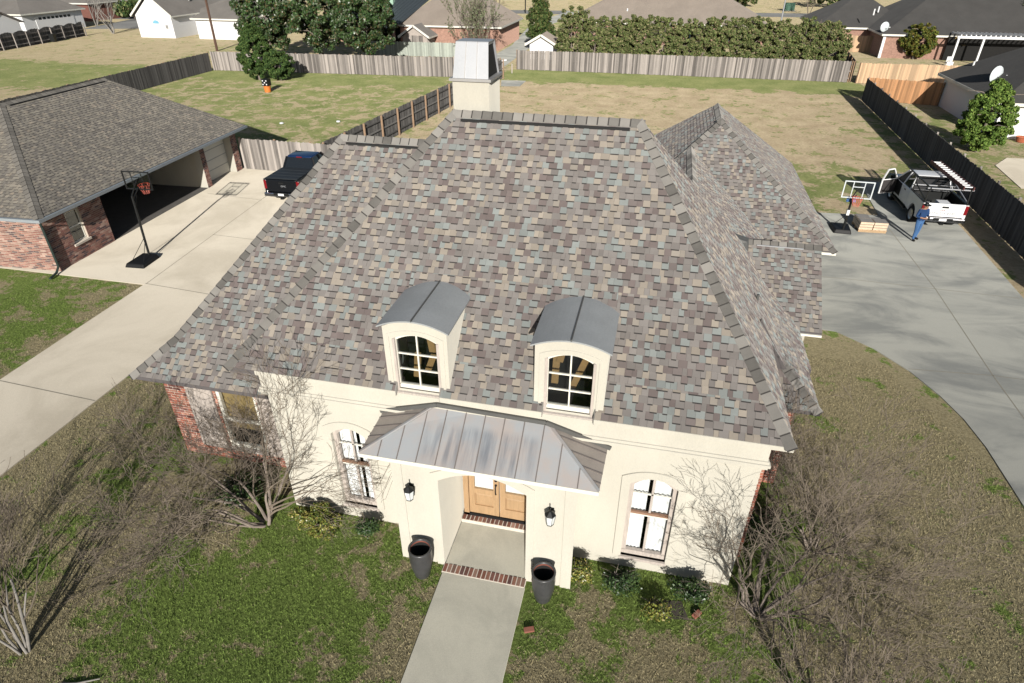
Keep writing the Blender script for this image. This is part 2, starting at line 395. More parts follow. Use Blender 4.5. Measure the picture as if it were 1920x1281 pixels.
def shingle_tabs(face, pal=PAL, pw=PW, e=.143, wr=(.085,.18), seed=0, v_off=0.):
    """face: 3D polygon, counter-clockwise from outside, first edge along the eave. Returns list of (centre, MB)."""
    rg = random.Random(seed); P = [Vector(p) for p in face]
    u = (P[1]-P[0]).normalized(); nn = None
    for i in range(2, len(P)):
        nn = u.cross(P[i]-P[0])
        if nn.length > 1e-4: break
    nn.normalize(); v = nn.cross(u)
    uv = [((p-P[0]).dot(u), (p-P[0]).dot(v)) for p in P]
    u0 = min(a for a, b in uv); u1 = max(a for a, b in uv); v1 = max(b for a, b in uv)
    tabs = []
    def X(a, b, h): q = P[0]+u*a+v*b+nn*h; return (q.x, q.y, q.z)
    r = 0; vv = v_off
    while vv < v1:
        x = u0 - rg.uniform(0, .3); raised = rg.random() < .5
        while x < u1:
            w_ = rg.uniform(*wr); q = clip_poly([(x, vv), (x+w_-.003, vv), (x+w_-.003, vv+e+.02), (x, vv+e+.02)], uv)
            if len(q) >= 3:
                c = rg.choices(pal, pw)[0]
                if not raised and rg.random() < .35: c = pal[3]
                j = rg.uniform(.88, 1.12); c = tuple(k*j for k in c)
                mb = MB(); mb.cc = c; hb = .015 if raised else .009
                top = [X(a, b, .002+(hb-.002)*max(0, 1-(b-vv)/(e+.02))) for a, b in q]; mb.poly(top)
                bt = [X(a, b, -.004) for a, b in q]; mb.cc = tuple(k*.45 for k in c)
                for i in range(len(q)): mb.poly([top[i], bt[i], bt[(i+1) % len(q)], top[(i+1) % len(q)]])
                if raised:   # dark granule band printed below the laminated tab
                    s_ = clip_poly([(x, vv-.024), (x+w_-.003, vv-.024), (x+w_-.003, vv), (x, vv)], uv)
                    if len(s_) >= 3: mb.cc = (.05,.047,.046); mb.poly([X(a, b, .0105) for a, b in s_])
                a, b = sum(p[0] for p in q)/len(q), sum(p[1] for p in q)/len(q)
                tabs.append((Vector(X(a, b, 0)), mb, len(q)))
            x += w_; raised = not raised if rg.random() < .93 else raised
        vv += e; r += 1
    return tabs
def merge(mbs):
    o = MB()
    for m in mbs:
        b = len(o.v); o.v += m.v; o.f += [[i+b for i in f] for f in m.f]; o.c += m.c; o.mi += m.mi
    return o
def caps(parent, a, b, n1, n2, mat=m_cap, e=.2, wd=.155, name='ridge_cap', first=0.):
    """cap shingles from low end a to high end b; n1, n2 outward normals of the two planes."""
    a = Vector(a); b = Vector(b); d = (b-a).normalized(); L = (b-a).length
    n1 = Vector(n1).normalized(); n2 = Vector(n2).normalized(); up = (n1+n2).normalized()
    s1 = d.cross(n1).normalized(); s1 = -s1 if s1.dot(n2) > 0 else s1
    s2 = d.cross(n2).normalized(); s2 = -s2 if s2.dot(n1) > 0 else s2
    k = max(1, int(L/e)); me = MB()
    def sec(t, h, wv): 
        c = d*t + up*(h+.012); return [c+s1*wv-up*.002, c+s1*.03+up*.014-up*.004, c+up*.02, c+s2*.03+up*.014-up*.004, c+s2*wv-up*.002]
    lo = sec(0, .022, wd); hi = sec(L/k+.06, .004, wd*.97); lb = [p-up*.03 for p in lo]
    for i in range(4): me.poly([lo[i], lo[i+1], hi[i+1], hi[i]]); me.poly([lb[i], lb[i+1], lo[i+1], lo[i]])
    me.poly([lo[0], hi[0], hi[0]-up*.03, lb[0]]); me.poly([lo[4], lb[4], hi[4]-up*.03, hi[4]])
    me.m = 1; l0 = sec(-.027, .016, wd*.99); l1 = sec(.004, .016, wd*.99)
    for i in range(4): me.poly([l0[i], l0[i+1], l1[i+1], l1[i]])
    ms = me.mesh(name, [mat, m_band])
    for i in range(k): o_ = link(name, ms, parent); o_.location = a + d*(L*i/k)
    return k
def nrm(f):
    P = [Vector(p) for p in f]; n_ = Vector((0,0,0))
    for i in range(len(P)): n_ += P[i].cross(P[(i+1) % len(P)])
    n_.normalize(); return n_ if n_.z > 0 else -n_

# ---------------------------------------------------------------- walls
BP = [(.36,.13,.085), (.31,.11,.075), (.41,.17,.115), (.25,.1,.075), (.44,.22,.16), (.2,.09,.075)]
BP2 = [(.29,.14,.11), (.24,.115,.095), (.34,.19,.15), (.4,.27,.22), (.13,.085,.085), (.31,.165,.13)]
def bricks(mp, u0, u1, z0, z1, holes=(), pal=BP, seed=1, L=.235, Hc=.08, proud=.009):
    rg = random.Random(seed); out = []; z = z0; r = 0
    while z + .03 < z1:
        u = u0 - (L/2 if r % 2 else 0); zt = min(z+Hc-.016, z1)
        while u < u1:
            segs = [(max(u, u0), min(u+L-.016, u1))]
            for h0, h1, k0, k1 in holes:
                if zt > k0 and z < k1:
                    ns = []
                    for a, b in segs:
                        if b <= h0 or a >= h1: ns.append((a, b)); continue
                        if a < h0: ns.append((a, h0))
                        if b > h1: ns.append((h1, b))
                    segs = ns
            for a, b in segs:
                if b-a < .025: continue
                mb = MB(); c = rg.choice(pal); j = rg.uniform(.75, 1.2); mb.cc = tuple(k*j for k in c); p = proud*rg.uniform(.6, 1.3)
                fr = [mp(a, z, p), mp(b, z, p), mp(b, zt, p), mp(a, zt, p)]; bk = [mp(a, z, -.002), mp(b, z, -.002), mp(b, zt, -.002), mp(a, zt, -.002)]
                mb.poly(fr)
                for i in range(4): mb.poly([fr[i], bk[i], bk[(i+1) % 4], fr[(i+1) % 4]])
                out.append((Vector(mp((a+b)/2, (z+zt)/2, 0)), mb, b-a))
            u += L
        z += Hc; r += 1
    return out
def arch_z(u, op):
    u0, u1, z0, zs, rise = op; k = (u-(u0+u1)/2)/((u1-u0)/2); return zs + rise*(1-k*k)
def wall_open(mb, mp, u0, u1, z0, z1, ops, depth=.18):
    """wall front in (u,z) with arched openings and reveals going back by depth."""
    ops = sorted(ops); u = u0
    for op in ops:
        a, b, oz, zs, rise = op
        if a > u: mb.poly([mp(u, z0, 0), mp(a, z0, 0), mp(a, z1, 0), mp(u, z1, 0)])
        if oz > z0: mb.poly([mp(a, z0, 0), mp(b, z0, 0), mp(b, oz, 0), mp(a, oz, 0)])
        N_ = 12; us = [a+(b-a)*i/N_ for i in range(N_+1)]
        for p, q in zip(us, us[1:]):
            mb.poly([mp(p, arch_z(p, op), 0), mp(q, arch_z(q, op), 0), mp(q, z1, 0), mp(p, z1, 0)])
            mb.poly([mp(p, arch_z(p, op), 0), mp(q, arch_z(q, op), 0), mp(q, arch_z(q, op), -depth), mp(p, arch_z(p, op), -depth)])
        mb.poly([mp(a, oz, 0), mp(a, zs, 0), mp(a, zs, -depth), mp(a, oz, -depth)]); mb.poly([mp(b, oz, 0), mp(b, zs, 0), mp(b, zs, -depth), mp(b, oz, -depth)])
        mb.poly([mp(a, oz, 0), mp(b, oz, 0), mp(b, oz, -depth), mp(a, oz, -depth)]); u = b
    if u < u1: mb.poly([mp(u, z0, 0), mp(u1, z0, 0), mp(u1, z1, 0), mp(u, z1, 0)])
    return mb
def arch_band(mb, mp, op, wd, d0, d1, legs=True, n=14):
    """raised band that follows an arched opening on its outside."""
    a, b, oz, zs, rise = op; path_ = []
    if legs: path_.append(((a, oz), (a-wd, oz)))
    for i in range(n+1):
        t = i/n; u = a+(b-a)*t; uo = a-wd+(b-a+2*wd)*t; path_.append(((u, arch_z(u, op)), (uo, arch_z(u, op)+wd)))
    if legs: path_.append(((b, oz), (b+wd, oz)))
    for (i0, o0), (i1, o1) in zip(path_, path_[1:]):
        mb.hexa([mp(*i0, d0), mp(*i1, d0), mp(*o1, d0), mp(*o0, d0), mp(*i0, d1), mp(*i1, d1), mp(*o1, d1), mp(*o0, d1)])
    return mb
def arch_fill(mb, mp, op, d, inset=0):
    a, b, oz, zs, rise = op; a += inset; b -= inset; o2 = (a, b, oz+inset, zs-inset, rise); us = [a+(b-a)*i/12 for i in range(13)]
    mb.poly([mp(a, oz+inset, d), mp(b, oz+inset, d)] + [mp(u, arch_z(u, o2), d) for u in reversed(us)]); return mb
YF = 9.33
FM = lambda Y: (lambda u, z, d: (u, Y-d, z))

house = empty('stucco_house', (-2.5, 9.33, 0), 0, 'cream stucco house with multicoloured hip roof, two arched dormers and metal porch roof', 'house')
HOFF = Matrix.Translation(-Vector(house.location))
def hb(mb, name, mat, parent=house, **k):
    o = mb.build(name, mat, parent, **k)
    if parent is house: o.matrix_parent_inverse = HOFF
    return o
# front wall
WL = (-6.2,-5.36,.42,2.55,.2); WR = (.26,1.2,.36,2.5,.2)
mb = wall_open(MB(), FM(YF), -7.55, 2.57, 0, 4.05, [WL, WR, (-3.52,-1.62,0,2.6,.25)], .16)
mb.poly([(-7.55,YF,0),(-7.55,YF,4.05),(-7.55,11.5,4.05),(-7.55,11.5,0)]); mb.poly([(2.57,YF,0),(2.57,YF,4.05),(2.57,11.5,4.05),(2.57,11.5,0)])
hb(mb, 'front_wall', m_stucco, fixn=False)
mb = MB()
for a, b in ((-7.6,-4.62),(-3.5,-1.62),(-.48,2.62)): mb.box(a, b, YF-.07, YF, 3.62, 3.99)
mb.box(-4.62,-3.5,YF-.07,YF,3.62,3.97); mb.box(-1.62,-.48,YF-.07,YF,3.62,3.97)
hb(mb, 'frieze', m_stucco)
mb = MB().box(-7.66,2.68,YF-.13,YF,3.5,3.56).box(-7.63,2.65,YF-.09,YF,3.43,3.5).box(-7.63,2.65,YF-.1,YF,3.56,3.62)
hb(mb, 'cornice_moulding', m_stucco)
def facade_window(op, gap):
    a, b, oz, zs, rise = op; mp = FM(YF)
    f = MB(); arch_band(f, mp, (a+.09, b-.09, oz+.11, zs-.07, rise), .09, -.15, -.06)
    f.box(a, b, YF+.06, YF+.15, oz, oz+.12)
    win = hb(f, 'window', m_wood_w)
    s_ = MB(); arch_band(s_, mp, op, .17, 0, .035); hb(s_, 'surround', m_stucco, win)
    hb(MB().box(a-.02, b+.02, YF-.05, YF+.1, oz-.07, oz), 'sill', m_wood_w, win)
    mid = oz+.12+(zs-oz)*.52
    hb(MB().box(a+.09, b-.09, YF+.07, YF+.12, mid, mid+.06), 'sash_rail', m_rail, win)
    hb(MB().box(a+.09, b-.09, YF+.085, YF+.115, mid-.05, mid), 'sash_rail', m_trim, win)
    c = (a+b)/2
    hb(MB().box(c-.022, c+.022, YF+.09, YF+.12, oz+.12, zs+rise-.08), 'muntin', m_wood_w, win)
    hb(MB().box(a+.09, b-.09, YF+.09, YF+.118, (mid+zs+rise)/2-.0, (mid+zs+rise)/2+.03), 'muntin', m_trim, win)
    hb(arch_fill(MB(), mp, op, -.125, .06), 'pane', m_glass, win, fixn=False)
    for s0, s1 in ((a-.05, c+gap-.035), (c+gap+.035, b+.05)):
        v = MB(); n_ = 26; pts = []
        for i in range(n_+1): pts.append((s0+(s1-s0)*i/n_, YF+.19+.02*math.sin(i*1.35)+rng.uniform(-.004,.004)))
        for p, q in zip(pts, pts[1:]): v.poly([(*p, oz), (*q, oz), (*q, zs+rise+.1), (*p, zs+rise+.1)])
        hb(v, 'curtain', m_curtain, win, fixn=False, smooth=True)
facade_window(WL, .1); facade_window(WR, -.05)
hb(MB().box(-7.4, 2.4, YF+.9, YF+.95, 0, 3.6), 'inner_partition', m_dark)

# porch
PY = 8.5
POP = (-3.47,-1.67,0,2.55,.3)
mb = wall_open(MB(), FM(PY), -4.33, -.81, 0, 3.0, [POP], .2)
mb.poly([(-4.33,PY,0),(-4.33,PY,2.98),(-4.33,YF,3.15),(-4.33,YF,0)]); mb.poly([(-.81,PY,0),(-.81,PY,2.98),(-.81,YF,3.15),(-.81,YF,0)])
mb.box(-3.51,-3.47,PY+.2,10.0,0,2.9); mb.box(-1.67,-1.63,PY+.2,10.0,0,2.9)
mb.box(-3.5,-1.64,PY+.2,10.0,2.86,2.9)
pw_ = hb(mb, 'porch_wall', m_stucco, fixn=False)
s_ = arch_band(MB(), FM(PY), POP, .16, 0, .03); hb(s_, 'arch_surround', m_stucco, pw_)
for a in (-4.45, -.92): hb(MB().box(a, a+.22, PY-.025, PY, 0, 2.9), 'corner_pilaster', m_stucco, pw_)
fl = hb(MB().box(-3.45,-1.69,8.48,9.7,0,.06), 'porch_floor', m_conc_p)
def rowlock(x0, x1, y0, y1, z0, z1, seed):
    rg = random.Random(seed); n_ = int((x1-x0)/.094)
    p = hb(MB().box(x0, x1, y0, y1, 0, z1-.014), 'brick_step', m_mortar)
    for i in range(n_):
        a = x0+(x1-x0)*i/n_; m_ = MB(); c = rg.choice(BP); j = rg.uniform(.45,.95); m_.cc = (c[0]*j*.9, c[1]*j*1.1, c[2]*j*1.15)
        m_.box(a+.011, a+(x1-x0)/n_-.011, y0+.014, y1-.014, z0-.02, z1-.006+rg.uniform(-.004,.004)); hb(m_, 'brick', m_brick, p)
rowlock(-3.47,-1.64,8.25,8.48,.055,.075,3); rowlock(-3.45,-1.69,9.68,9.9,.13,.165,4)
hb(MB().box(-3.45,-1.69,9.84,10.0,.14,.23), 'threshold', m_black)
dfr = hb(MB().box(-3.42,-3.3,9.84,9.99,.14,2.6).box(-1.85,-1.73,9.84,9.99,.14,2.6).box(-3.42,-1.73,9.84,9.99,2.45,2.6), 'door_frame', m_wood)
hb(MB().box(-3.6,-1.55,10.0,10.1,0,3.0), 'inner_wall', m_curtain)
for i, (a, b) in enumerate(((-3.29,-2.585),(-2.565,-1.86))):
    d = MB(); y0, y1 = 9.87, 9.93
    d.box(a, a+.13, y0, y1, .24, 2.44).box(b-.13, b, y0, y1, .24, 2.44).box(a+.13, b-.13, y0+.001, y1, .24, .5).box(a+.13, b-.13, y0+.001, y1, .88, 1.03).box(a+.13, b-.13, y0+.001, y1, 2.3, 2.44)
    dr = hb(d, 'door_leaf', m_wood)
    hb(MB().box(a+.13, b-.13, y0+.03, y1-.01, .5, .88), 'door_panel', m_wood, dr)
    hb(MB().hexa([(a+.17,y0+.012,.54),(b-.17,y0+.012,.54),(b-.13,y0+.035,.5),(a+.13,y0+.035,.5),(a+.17,y0+.012,.84),(b-.17,y0+.012,.84),(b-.13,y0+.035,.88),(a+.13,y0+.035,.88)]), 'raised_panel', m_wood, dr)
    hb(MB().box(a+.13, b-.13, y0+.03, y0+.04, 1.03, 2.3), 'pane', m_glass, dr); hb(MB().box(a+.1, b-.1, y0+.06, y0+.065, 1.0, 2.35), 'curtain', m_curtain, dr)
    if i == 0:
        hd = MB().lathe([(.032,0),(.032,.02)], 14, (b-.065, y0-.02, 1.38), 'y'); hd.lathe([(.028,0),(.028,.02)], 12, (b-.065, y0-.02, 1.24), 'y')
        hd.tube([(b-.065,y0-.02,1.24),(b-.065,y0-.06,1.2),(b-.065,y0-.065,1.1),(b-.065,y0-.06,1.0),(b-.065,y0-.01,.95)], .014, 8); hb(hd, 'handle', m_black, dr)

# standing-seam porch roof
A0, A1 = Vector((-5.03,8.36,3.05)), Vector((-.3,8.36,3.07)); T0, T1 = Vector((-3.66,YF-.01,3.79)), Vector((-1.46,YF-.01,3.74))
S0, S1 = Vector((-4.84,YF-.01,3.44)), Vector((-.25,YF-.01,3.38))
pr = hb(MB().poly([A0-Vector((0,0,.02)), A1-Vector((0,0,.02)), T1-Vector((0,0,.02)), T0-Vector((0,0,.02))]).poly([A0-Vector((0,0,.02)), T0-Vector((0,0,.02)), S0-Vector((0,0,.02))]).poly([A1-Vector((0,0,.02)), S1-Vector((0,0,.02)), T1-Vector((0,0,.02))]).poly([A0-Vector((0,-.02,.07)), A1-Vector((0,-.02,.07)), (-.3,YF,3.0), (-5.03,YF,2.98)]), 'porch_roof', m_porchmetal, fixn=False)
hb(MB().hexa([A0+Vector((0,-.01,-.09)), A1+Vector((0,-.01,-.09)), A1+Vector((0,.03,-.09)), A0+Vector((0,.03,-.09)), A0+Vector((0,-.01,-.005)), A1+Vector((0,-.01,-.005)), A1+Vector((0,.03,-.005)), A0+Vector((0,.03,-.005))]), 'drip_edge', m_trim, pr)
def seam_panels(P, mat, n_, parent, seam=.02):
    P = [Vector(p) for p in P]; u = (P[1]-P[0]).normalized(); nn = u.cross(P[2]-P[0]).normalized(); nn = nn if nn.z > 0 else -nn; v = nn.cross(u)
    v = v if v.dot(P[2]-P[0]) > 0 else -v
    uv = [((p-P[0]).dot(u), (p-P[0]).dot(v)) for p in P]
    ar = sum(uv[i][0]*uv[(i+1) % len(uv)][1]-uv[(i+1) % len(uv)][0]*uv[i][1] for i in range(len(uv)))
    if ar < 0: uv = uv[::-1]
    a0 = min(a for a, b in uv); a1 = max(a for a, b in uv)
    X = lambda a, b, h: P[0]+u*a+v*b+nn*h
    for i in range(n_):
        p, q = a0+(a1-a0)*i/n_, a0+(a1-a0)*(i+1)/n_; c = clip_poly([(p+.004,-.01), (q-.004,-.01), (q-.004,9), (p+.004,9)], uv)
        if len(c) < 3: continue
        m_ = MB().slab([X(a, b, .012) for a, b in c], -nn*.01); o_ = hb(m_, 'metal_panel', mat, parent)
        if i:
            s_ = clip_poly([(p-.009,0), (p+.009,0), (p+.009,9), (p-.009,9)], uv)
            if len(s_) >= 3: hb(MB().slab([X(a, b, .03) for a, b in s_], -nn*.025), 'seam', m_seam, parent)
seam_panels([A0, A1, T1, T0], m_porchmetal, 12, pr)
for c, T, S in ((A0, T0, S0), (A1, T1, S1)):
    base = [c, S, T]
    seam_panels([T, S, c] if c is A0 else [S, T, c], m_brownmetal, 1, pr)
    for k in (.2,.42,.64,.84):       # seams of the side faces run from the wall to the hip
        a = S.lerp(c, k); b = T.lerp(c, k); n_ = (T-c).cross(S-c).normalized(); n_ = n_ if n_.z > 0 else -n_
        hb(MB().bar(a+n_*.02, b+n_*.02, .022, .022, n_), 'seam', m_seam, pr)
hb(MB().bar(A0+Vector((0,0,.03)), T0+Vector((0,0,.03)), .05, .03), 'hip_seam', m_porchmetal, pr); hb(MB().bar(A1+Vector((0,0,.03)), T1+Vector((0,0,.03)), .05, .03), 'hip_seam', m_porchmetal, pr)
z3 = Vector((0,-.05,.05))
for a, b in ((S0+Vector((-.06,0,-.02)), T0), (T0, T1), (T1, S1+Vector((.06,0,-.03)))): hb(MB().bar(a+z3, b+z3, .13, .09), 'flashing', m_flash, pr)

# dormers
def dormer(x0, x1):
    zs, rise = 5.46, .16; c = (x0+x1)/2; mp = FM(YF-.0)
    op = (c-.47, c+.47, 4.02, 5.2, .13); outer = (x0, x1, 3.9, zs, rise); N_ = 16
    m_ = MB(); us = sorted(set([x0+(x1-x0)*i/N_ for i in range(N_+1)] + [op[0], op[1]]))
    for p, q in zip(us, us[1:]):
        mdl = (p+q)/2
        if op[0] <= mdl <= op[1]:
            m_.poly([mp(p, arch_z(p, op), 0), mp(q, arch_z(q, op), 0), mp(q, arch_z(q, outer), 0), mp(p, arch_z(p, outer), 0)])
            m_.poly([mp(p, arch_z(p, op), 0), mp(q, arch_z(q, op), 0), mp(q, arch_z(q, op), -.16), mp(p, arch_z(p, op), -.16)])
        else: m_.poly([mp(p, 3.9, 0), mp(q, 3.9, 0), mp(q, arch_z(q, outer), 0), mp(p, arch_z(p, outer), 0)])
    for x in (op[0], op[1]): m_.poly([mp(x, 3.95, 0), mp(x, op[3], 0), mp(x, op[3], -.16), mp(x, 3.95, -.16)])
    for x in (x0, x1): m_.poly([(x, YF, 3.9), (x, YF, zs), (x, 11.1, zs), (x, 11.1, 3.9)])
    dm = hb(m_, 'dormer', m_stucco, fixn=False)
    s_ = arch_band(MB(), mp, (op[0]-.05, op[1]+.05, 4.0, 5.25, .135), .05, 0, .02); hb(s_, 'arch_surround', m_stucco, dm)
    rf = MB(); prev = None; ov = (x0-.07, x1+.07, 0, zs, rise+.02)
    for i in range(N_+1):
        u = ov[0]+(ov[1]-ov[0])*i/N_; z = arch_z(u, ov)+.02; cur = (u, z)
        if prev:
            (a, za), (b, zb) = prev, cur
            rf.hexa([(a,YF-.1,za),(b,YF-.1,zb),(b,11.2,zb),(a,11.2,za),(a,YF-.1,za+.03),(b,YF-.1,zb+.03),(b,11.2,zb+.03),(a,11.2,za+.03)])
        prev = cur
    hb(rf, 'dormer_roof', m_leadgrey, dm)
    hb(MB().box(c-.012, c+.012, YF-.1, 11.2, zs+rise+.06, zs+rise+.095), 'roof_seam', m_flash, dm)
    f = arch_band(MB(), mp, (op[0]+.06, op[1]-.06, 4.1, op[3]-.05, op[4]), .06, -.14, -.07); f.box(op[0], op[1], YF+.07, YF+.14, 4.0, 4.12)
    hb(f, 'window_frame', m_trim, dm)
    hb(MB().box(op[0]-.04, op[1]+.04, YF-.06, YF+.1, 3.94, 4.0), 'sill', m_wood_w, dm)
    hb(MB().box(op[0]+.002, op[0]+.05, YF-.004, YF+.07, 4.0, 5.2), 'jamb', m_wood_w, dm); hb(MB().box(op[1]-.05, op[1]-.002, YF-.004, YF+.07, 4.0, 5.2), 'jamb', m_wood_w, dm)
    for z in (4.46, 4.82): hb(MB().box(op[0]+.07, op[1]-.07, YF+.085, YF+.12, z, z+.028), 'muntin', m_trim, dm)
    hb(MB().box(c-.014, c+.014, YF+.083, YF+.122, 4.12, 5.3), 'muntin', m_trim, dm)
    hb(arch_fill(MB(), mp, (op[0]+.04, op[1]-.04, 4.05, 5.17, .13), -.11), 'pane', m_glassd, dm, fixn=False)
    return dm
D1 = (-4.68,-3.4); D2 = (-1.73,-.41)
dm1 = dormer(*D1); dm2 = dormer(*D2)
for dm, (x0, x1), bs in ((dm1, D1, ((.6,.8,4.75,5.35,-.12),(.75,.9,4.3,4.85,-.1),(.5,.95,4.3,4.6,.1),(.3,.4,4.1,4.6,.02))), (dm2, D2, ((.2,.36,4.4,5.3,.02),(.46,.8,4.35,5.25,.32),(.26,.4,4.9,5.2,.06)))):
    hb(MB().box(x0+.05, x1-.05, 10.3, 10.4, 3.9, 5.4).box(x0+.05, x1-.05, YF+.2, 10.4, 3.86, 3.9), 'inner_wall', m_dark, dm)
    for a, b, z0, z1, ln_ in bs:
        xa = x0+(x1-x0)*a; xb = xa+.13
        hb(MB().hexa([(xa,9.7,z0),(xb,9.7,z0),(xb,9.76,z0),(xa,9.76,z0),(xa+ln_,9.8,z1),(xb+ln_,9.8,z1),(xb+ln_,9.86,z1),(xa+ln_,9.86,z1)]), 'stored_board', m_lumber, dm)

# ---------------------------------------------------------------- roof of the house
RZ_, RY_ = 8.42, 13.79; LX, RX = -4.52, -.38; BZ, BY = 4.58, 9.75; BXL, BXR = -7.85, 2.57; EY, EZ = 9.2, 4.06; EXL, EXR = -8.3, 2.97
zc = 5.8
def fq(z): t = (z-BZ)/(RZ_-BZ); return BY+(RY_-BY)*t, BXL+(LX-BXL)*t, BXR+(RX-BXR)*t
y1_, xl1, xr1 = fq(zc)
front = [[(xl1,y1_,zc),(xr1,y1_,zc),(RX,RY_,RZ_),(LX,RY_,RZ_)],
         [(BXL,BY,BZ),(D1[0],BY,BZ),(D1[0],y1_,zc),(xl1,y1_,zc)], [(D1[1],BY,BZ),(D2[0],BY,BZ),(D2[0],y1_,zc),(D1[1],y1_,zc)], [(D2[1],BY,BZ),(BXR,BY,BZ),(xr1,y1_,zc),(D2[1],y1_,zc)],
         [(EXL,EY,EZ),(-4.5,EY,EZ),(-4.5,BY,BZ),(BXL,BY,BZ)], [(-3.58,EY,EZ),(-1.55,EY,EZ),(-1.55,BY,BZ),(-3.58,BY,BZ)], [(-.56,EY,EZ),(EXR,EY,EZ),(BXR,BY,BZ),(-.56,BY,BZ)]]
zl = 5.3; yl = fq(zl)[0]
front += [[(d[0],yl,zl),(d[1],yl,zl),(d[1],y1_,zc),(d[0],y1_,zc)] for d in (D1, D2)]
wing = [[(-11.0,10.9,3.4),(-7.2,10.9,3.4),(-4.0,15.17,7.36),(-8.05,15.17,7.36)], [(-11.85,10.05,2.68),(-7.56,10.05,2.68),(-7.3,10.9,3.4),(-11.0,10.9,3.4)]]
right = [[(BXR,BY,BZ),(BXR,17.2,BZ),(RX,RY_,RZ_)], [(EXR,EY,EZ),(EXR,12.9,EZ),(BXR,12.9,BZ),(BXR,BY,BZ)], [(3.42,12.9,3.4),(3.42,17.2,3.4),(BXR,17.2,BZ),(BXR,12.9,BZ)],
         [(4.26,12.28,2.68),(4.26,16.6,2.68),(3.42,16.6,3.4),(3.42,13.1,3.4)], [(2.7,12.28,2.68),(4.26,12.28,2.68),(3.42,13.1,3.4),(2.7,13.1,3.4)]]
gab = [[(1.5,16.2,2.53),(5.0,16.2,2.53),(5.0,18.55,4.1),(1.5,18.55,4.1)]]
conn = [[(4.4,14.2,2.55),(4.4,24.4,2.55),(1.2,24.8,5.18),(1.2,13.2,5.18)]]
back = [[(-1.9,21.7,2.7),(6.36,21.7,2.7),(2.2,25.6,6.0)], [(6.36,21.7,2.7),(6.36,32.4,2.7),(2.2,28.5,6.0),(2.2,25.6,6.0)]]
backl = [[(-1.9,32.4,2.7),(-1.9,21.7,2.7),(2.2,25.6,6.0),(2.2,28.5,6.0)], [(-2.0,24.4,2.55),(-2.0,14.2,2.55),(1.2,13.2,5.18),(1.2,24.8,5.18)]]
hidden = [[(BXL,17.2,BZ),(BXL,BY,BZ),(LX,RY_,RZ_)], [(EXL,12.0,EZ),(EXL,EY,EZ),(BXL,BY,BZ),(BXL,12.5,BZ)], [(BXR,17.2,BZ),(BXL,17.2,BZ),(LX,RY_,RZ_),(RX,RY_,RZ_)],
          [(-11,19.4,3.4),(-11,10.9,3.4),(-8.05,15.17,7.36)], [(-11.85,20.2,2.68),(-11.85,10.05,2.68),(-11,10.9,3.4),(-11,19.4,3.4)], [(-3,19.4,3.4),(-11,19.4,3.4),(-8.05,15.17,7.36),(-4,15.17,7.36)],
          [(5.0,20.9,2.53),(1.5,20.9,2.53),(1.5,18.55,4.1),(5.0,18.55,4.1)], [(6.36,32.4,2.7),(-1.9,32.4,2.7),(2.2,28.5,6.0)]]
dk = MB()
for f in front+wing+right+gab+conn+back+backl+hidden: dk.slab([Vector(p)-Vector((0,0,.012)) for p in f], .09)
dk.slab([(2.5,12.88,3.2),(3.47,12.88,3.34),(2.96,12.88,4.05),(2.5,12.88,4.6)], (0,.05,0)); dk.slab([(2.5,13.08,3.3),(3.42,13.08,3.38),(2.7,13.0,4.5)], (0,.05,0))
roof = hb(dk, 'roof', m_deck)
allt = []
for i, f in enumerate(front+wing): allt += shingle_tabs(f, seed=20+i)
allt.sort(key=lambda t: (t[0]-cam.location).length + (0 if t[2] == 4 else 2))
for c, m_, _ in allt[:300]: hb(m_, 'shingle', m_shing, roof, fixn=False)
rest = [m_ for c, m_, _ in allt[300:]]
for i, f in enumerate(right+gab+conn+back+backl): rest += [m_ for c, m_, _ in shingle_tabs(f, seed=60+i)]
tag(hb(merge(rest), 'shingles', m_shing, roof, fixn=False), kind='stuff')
nF = nrm(front[0]); nL = nrm(hidden[0]); nR = nrm(right[0]); nW = nrm(wing[0]); nWL = nrm(hidden[3]); nB = nrm(hidden[2])
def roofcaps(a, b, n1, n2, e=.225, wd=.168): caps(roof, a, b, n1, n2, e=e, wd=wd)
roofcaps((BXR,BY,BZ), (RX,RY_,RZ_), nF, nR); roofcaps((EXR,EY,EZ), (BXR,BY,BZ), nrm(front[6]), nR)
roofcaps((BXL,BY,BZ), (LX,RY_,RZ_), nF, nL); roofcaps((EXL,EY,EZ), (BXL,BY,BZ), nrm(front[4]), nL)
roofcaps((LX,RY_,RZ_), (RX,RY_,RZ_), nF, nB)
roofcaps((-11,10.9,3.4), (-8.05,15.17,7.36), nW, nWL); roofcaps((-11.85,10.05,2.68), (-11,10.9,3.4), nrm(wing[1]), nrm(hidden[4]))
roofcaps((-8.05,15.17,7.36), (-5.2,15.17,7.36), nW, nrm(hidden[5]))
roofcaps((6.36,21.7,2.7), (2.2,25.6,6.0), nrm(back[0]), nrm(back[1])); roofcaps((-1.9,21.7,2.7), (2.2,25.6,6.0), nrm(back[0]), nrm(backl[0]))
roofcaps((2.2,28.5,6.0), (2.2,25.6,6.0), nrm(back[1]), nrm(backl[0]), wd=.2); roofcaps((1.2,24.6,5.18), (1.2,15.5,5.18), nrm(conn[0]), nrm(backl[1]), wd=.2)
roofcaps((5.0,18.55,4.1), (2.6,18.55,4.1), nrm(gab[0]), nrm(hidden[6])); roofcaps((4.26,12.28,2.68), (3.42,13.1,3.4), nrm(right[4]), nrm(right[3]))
for a, b in (((-4.3,13.62,8.29),(-.62,13.62,8.29)), ((-7.85,15.0,7.23),(-5.4,15.0,7.23))): hb(MB().bar(a, b, .05, .05), 'ridge_vent', m_vent, roof)
hb(MB().bar((3.2,18.4,4.04),(4.5,18.4,4.04),.03,.03), 'ridge_vent', m_galv, roof)
